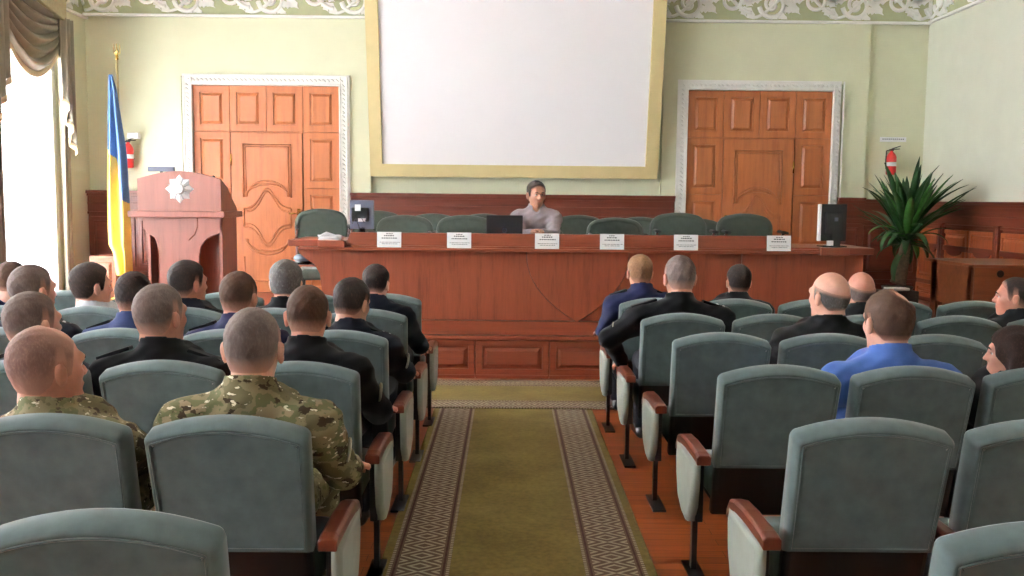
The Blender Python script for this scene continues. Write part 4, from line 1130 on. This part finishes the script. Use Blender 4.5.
    if badge:
        for sd in ((1,) if badge == 'R' else (-1,)):
            S_, E, Wp = wr[sd]; c_ = S_.lerp(E, .45)+Vector((sd*.066, -fw_*.012, .0)); e_ = MB()
            e_.prism([(.035*math.cos(a), .042*math.sin(a)) for a in [2*PI*i/16 for i in range(16)]], -.003, .003, Matrix.Translation(c_) @ RY(sd*.15) @ RZ(-sd*PI/2*.8))
            o = e_.build('sleeve_patch', plain('patch', (190,184,160), .7), body, bevel=.002); o.matrix_local = Matrix.Translation((-sx, -sy, -z0))
    # hair
    inv = np.array(Rh.inverted(), dtype=np.float32); hpn = np.array(hp, dtype=np.float32)
    def skull(q):
        d = d_ell(q, V(0,-.012,.028), V(.077,.099,.094)); d = smin(d, d_ell(q, V(0,.030,-.040), V(.057,.066,.076)), .04)
        t = np.clip((q[:, 2]+.085)/.065, 0, 1); return smin(d, np.linalg.norm(q-np.stack([np.zeros_like(t), -.025+.005*t, -.085+.065*t], 1), axis=1)-(.056+.004*t), .03)
    def region(q, style):
        y, z, x = q[:, 1], q[:, 2], np.abs(q[:, 0])
        zl = np.interp(y, [-.12, -.05, -.026, -.014, .006, .016, .034, .048, .072, .10], [-.064, -.062, -.040, .018, .020, -.022, -.018, .052, .082, .100])
        ins = z-zl
        if style == 'fringe': ins = np.minimum(ins, (.022+.30*(y+.09))-z); ins = np.minimum(ins, .035-y)
        if style == 'crown': ins = np.minimum(ins, (np.linalg.norm(q-V(.030,-.050,.100), axis=1)-.036))
        if style == 'thin': ins = np.minimum(ins, np.linalg.norm(q-V(0,.05,.12), axis=1)-.05)
        return ins
    tts = {'buzz': (.0035, .006), 'fringe': (.006, .004), 'stub': (.0022, .0022), 'short': (.005, .014), 'crown': (.006, .010), 'thin': (.004, .007), 'full': (.012, .022), 'crop': (.006, .017)}
    if style != 'long':
        ts, tp = tts[style]
        def hf(p):
            q = ((p-hpn)@inv.T)/s
            ins = region(q, 'fringe' if style == 'fringe' else style)
            tk = ts+(tp-ts)*np.clip((q[:, 2]-.01)/.07, 0, 1)
            tk = tk*np.clip(ins/.016, 0, 1)+.0005
            nz = .0012*np.sin(q[:, 0]*210+q[:, 2]*40)*np.sin(q[:, 2]*160+q[:, 1]*90) if style not in ('stub',) else 0
            return np.maximum(skull(q)-tk-nz*(tk > .003), -ins*.8)*s
        lo = np.array(hp)-.15*s; hi = np.array(hp)+.15*s
        inner = lambda p: np.maximum(hf(p), -(skull(((p-hpn)@inv.T)/s)*s+.006))
        ho = field_obj('hair', inner, lo, hi, min(h, .0065)*.8, [HAIR[hair]], body, org)
        n_ = len(ho.data.vertices); co = np.empty(n_*3, dtype=np.float32); ho.data.vertices.foreach_get('co', co)
        q = ((co.reshape(-1, 3)+np.array(org, dtype=np.float32)-hpn)@inv.T)/s
        wd = {'buzz': .065, 'thin': .085, 'stub': .1, 'fringe': .022, 'short': .045, 'crop': .015, 'crown': .03, 'full': .012}[style]
        a_ = ho.data.attributes.new('hair_cover', 'FLOAT', 'POINT'); a_.data.foreach_set('value', np.clip(.12+region(q, style)/wd, 0, 1).astype(np.float32))
    else:
        def hf(p):
            q = ((p-hpn)@inv.T)/s
            d = d_ell(q, V(0,-.018,.03), V(.097,.116,.108))
            for sd in (-1, 1): d = smin(d, d_caps(q, V(sd*.062,-.03,0), V(sd*.085,-.04,-.27), .050, .040), .04)
            d = smin(d, d_ell(q, V(0,-.055,-.12), V(.105,.06,.18)), .05)
            d = d+.004*np.sin(q[:, 0]*120+2*np.sin(q[:, 2]*20))
            f = d_ell(q, V(0,.105,-.03), V(.060,.085,.105)); f = smin(f, d_ell(q, V(0,.09,-.2), V(.05,.08,.15)), .04)
            return np.maximum(d, -f)*s
        ho = field_obj('hair', hf, np.array(hp)-V(.18,.18,.34), np.array(hp)+V(.18,.18,.18), .007, [HAIR[hair]], body, org)
        ho.data.attributes.new('hair_cover', 'FLOAT', 'POINT').data.foreach_set('value', np.ones(len(ho.data.vertices), dtype=np.float32))
    # face pieces where the face shows
    def child(mb, nm, mt, par=body): o = mb.build(nm, mt, par); o.matrix_local = Matrix.Translation((-sx, -sy, -z0)); return o
    if face:
        MH = Matrix.Translation(hp) @ Rh.to_4x4() @ Matrix.Scale(s, 4)
        for sd in (-1, 1):
            m = MB(); m.lathe([(.0001,-.0115)]+[(.0115*math.sin(a), -.0115*math.cos(a)) for a in [PI*i/8 for i in range(1, 8)]]+[(.0001,.0115)], 12, MH @ T(sd*.031,.077,.006) @ RX(-PI/2)); e_ = child(m, 'eye', eyeW)
            m = MB(); m.lathe([(0,.0),(.0055,.0),(.0045,.002),(0,.0025)], 12, MH @ T(sd*.031,.0875,.005) @ RX(-PI/2)); o = child(m, 'iris', irisM, e_); o.matrix_local = Matrix.Identity(4); o.matrix_local = Matrix.Identity(4)
            m = MB(); m.tube([(sd*.014,.098,.024), (sd*.030,.099,.030), (sd*.046,.090,.024)], [.003,.004,.002], 6, M=MH); child(m, 'eyebrow', browM)
        m = MB(); m.tube([(-.021,.091,-.0565),(-.008,.0985,-.053),(0,.0995,-.0545),(.008,.0985,-.053),(.021,.091,-.0565)], [.001,.0022,.0022,.0022,.001], 6, M=MH)
        m.tube([(-.018,.092,-.059),(0,.0985,-.0625),(.018,.092,-.059)], [.001,.003,.001], 6, M=MH); child(m, 'lips', lipM)
    return body
BLK = 'black'
def seated(side, ri, k, px, py, wpx, **kw):
    X, Z = SEAT[(side, ri, k)]
    Yh = Z+.30+kw.pop('dy', 0); s = kw.pop('s', None) or min(1.13, max(.95, wpx*Yh/950/.167))
    t = at(px, py, Yh)
    top = {'bald': .122}.get('', .126)
    hp = (t.x, Yh, t.z-.128*s)
    bx = X*.6+t.x*.4
    bx = X+max(-.06, min(.06, bx-X))
    return person((bx, Z+.42), hp, s, **kw)
D = math.radians
# left block
seated('L',1,5, 12,262,20, yaw=-.1, hair='brown', style='short', outfit='navy', h=.012, label='dark-haired man in navy uniform, farthest left by the curtain')
seated('L',2,3, 32,264,36, yaw=-.5, hair='greybrown', style='buzz', outfit='darknavy', h=.010, broad=.95, epau='pins', label='cropped grey-haired man in dark uniform against the bright window')
seated('L',1,3, 91,264,32, yaw=-.75, hair='dark', style='crop', outfit='white', h=.009, face=1, label='young man with thick dark hair turned right, pale collar')
seated('L',2,2, 134,271,34, yaw=-.1, hair='dark', style='buzz', outfit='bluegrey', h=.009, broad=.95, epau='plain', label='dark-haired man in blue uniform shirt with black shoulder straps, in front of the flag')
seated('L',1,2, 188,261,31, yaw=-.65, hair='dark', style='short', outfit='darknavy', h=.009, epau='plain', face=1, skin_t='ruddy', label='dark-haired officer turned right before the lectern')
seated('L',3,1, 160,283,50, yaw=-.45, hair='greybrown', style='buzz', outfit='black', h=.008, epau='plain', skin_t='ruddy', broad=1.05, label='greying cropped man in a black top, behind the bald camouflage man')
seated('L',3,2, 32,291,47, yaw=-.5, hair='greybrown', style='buzz', outfit='darknavy', h=.009, epau='plain', label='brown cropped man in dark uniform with silver braid, at the left edge')
seated('L',4,1, 46,325,62, yaw=-.62, pitch=.02, hair='stubble', style='thin', outfit='camo', h=.007, skin_t='ruddy', face=1, broad=1.08, label='nearly bald man in camouflage jacket, left foreground')
seated('L',4,0, 253,307,56, yaw=-.03, hair='greybrown', style='buzz', outfit='camo', h=.0065, skin_t='pale', broad=1.08, arms=('lap','rest'), badge='R', label='man with fair buzz cut in camouflage jacket on the aisle')
seated('L',3,0, 308,285,42, yaw=0, pitch=-.12, hair='brown', style='buzz', outfit='black', h=.0075, arms=('lap','rest'), badge='R', skin_t='ruddy', label='brown-haired man in black uniform jacket in front of the fair camouflage man')
seated('L',2,0, 352,279,33, yaw=-.45, pitch=-.2, hair='dark', style='short', outfit='darknavy', h=.0075, arms=('lap','rest'), epau='pins', badge='R', label='dark-haired officer on the aisle looking down to the right')
seated('L',1,0, 376,265,25, yaw=-.2, pitch=-.15, hair='dark', style='short', outfit='darknavy', h=.008, arms=('lap','rest'), epau='plain', label='dark-haired officer nearest the podium on the left aisle')
seated('L',1,1, 286,262,29, yaw=0, pitch=-.1, hair='grey', style='full', outfit='black', h=.008, label='man with fuller silver-grey hair and black collar before the left door')
seated('L',2,1, 239,271,35, yaw=-.25, pitch=-.05, hair='brown', style='buzz', outfit='navy', h=.008, epau='pins', skin_t='ruddy', label='brown-haired man in navy uniform with pink ears, silver pins on shoulder')
# right block
seated('R',0,0, 640,255,24, yaw=.15, hair='blond', style='short', outfit='navy', h=.008, epau='plain', skin_t='ruddy', arms=('rest','lap'), label='fair-haired man in navy uniform, front row by the aisle')
p_h = at(622, 362, 6.02); p_e = at(609, 338, 5.78)
seated('R',1,0, 680,255,33, yaw=.18, pitch=-.08, hair='greybrown', style='buzz', outfit='black', h=.0065, epau='pins', badge='L', broad=1.22, skin_t='ruddy', arms=((tuple(p_e), tuple(p_h), (.12, .9, -.5)),'lap'), label='broad officer in black jacket leaning his left arm on the aisle armrest')
seated('R',0,1, 739,265,23, yaw=.1, hair='dark', style='short', outfit='black', h=.010, label='dark-haired man, small before the podium right of the broad officer')
seated('R',2,1, 830,271,37, yaw=.5, hair='grey', style='fringe', outfit='black', h=.0075, sl='short', broad=1.12, s=1.08, label='bald man with grey fringe in a black T-shirt')
seated('R',1,2, 861,271,27, yaw=.05, hair='greybrown', style='fringe', outfit='black', h=.009, skin_t='ruddy', label='smaller shaven-headed man beyond the bald man in black T-shirt')
seated('R',3,1, 889,290,46, yaw=.25, pitch=-.05, hair='brown', style='crown', outfit='blue', h=.007, broad=1.05, skin_t='pale', label='brown-haired man with thinning crown in a blue shirt')
seated('R',3,2, 1014,327,44, yaw=1.15, hair='woman', style='long', outfit='black', h=.008, face=1, s=.95, broad=.9, label='woman with long dark hair in profile at the right edge')
seated('R',1,4, 1015,277,36, yaw=1.15, hair='dark', style='buzz', outfit='black', h=.008, face=1, skin_t='ruddy', s=1.0, label='short-haired man in dark jacket, profile to the left by the desk')
# presenter
hpz = at(536.5, 181, 9.36); sP = 1.04
hc_ = (hpz.x, 9.36, hpz.z-.132*sP)
el = at(554, 236, 9.16); er = at(519, 236, 9.16); hnd = at(536, 233, 8.98)
person((hpz.x+.01, 9.70), hc_, sP, yaw=.30, pitch=-.05, hair='dark', style='crop', outfit='check', h=.0055, stage=STZ, flip=True, face=1, skin_t='tan', broad=.90,
       arms=((tuple(er), (hnd.x-.03, 9.02, hnd.z+.0), (.5, -.6, .25)), (tuple(el), (hnd.x+.06, 9.03, hnd.z+.0), (-.5, -.6, .25))), label='dark-haired presenter in a grey shirt seated behind the podium facing the audience')
# ------------------------------------------------------------------ light
w = bpy.data.worlds.new('world'); sc.world = w; w.use_nodes = True
bg = w.node_tree.nodes['Background']; bg.inputs[0].default_value = (.93,.96,1,1); bg.inputs[1].default_value = 6.0
for i, (a, c) in enumerate(WINS):
    ld = bpy.data.lights.new('daylight', 'AREA'); ld.shape = 'RECTANGLE'; ld.size = WZ1-WZ0; ld.size_y = c-a
    ld.energy = [1150, 640, 330, 150, 60][i]; ld.color = (.95,.97,1)
    lo = bpy.data.objects.new('window_daylight', ld); COL.objects.link(lo)
    lo.location = (XL-.4, (a+c)/2, (WZ0+WZ1)/2); lo.rotation_euler = Vector((1,0,-.12)).to_track_quat('-Z', 'Y').to_euler()
    lo.rotation_euler = (Matrix.Rotation(-PI/2, 4, 'Y')).to_euler()
sc.view_settings.view_transform = 'Standard'; sc.view_settings.look = 'None'; sc.view_settings.exposure = .45; sc.view_settings.gamma = 1
sc.cycles.use_denoising = True
sc.cycles.max_bounces = 10; sc.cycles.diffuse_bounces = 6; sc.cycles.transparent_max_bounces = 16
sc.cycles.sample_clamp_indirect = 8
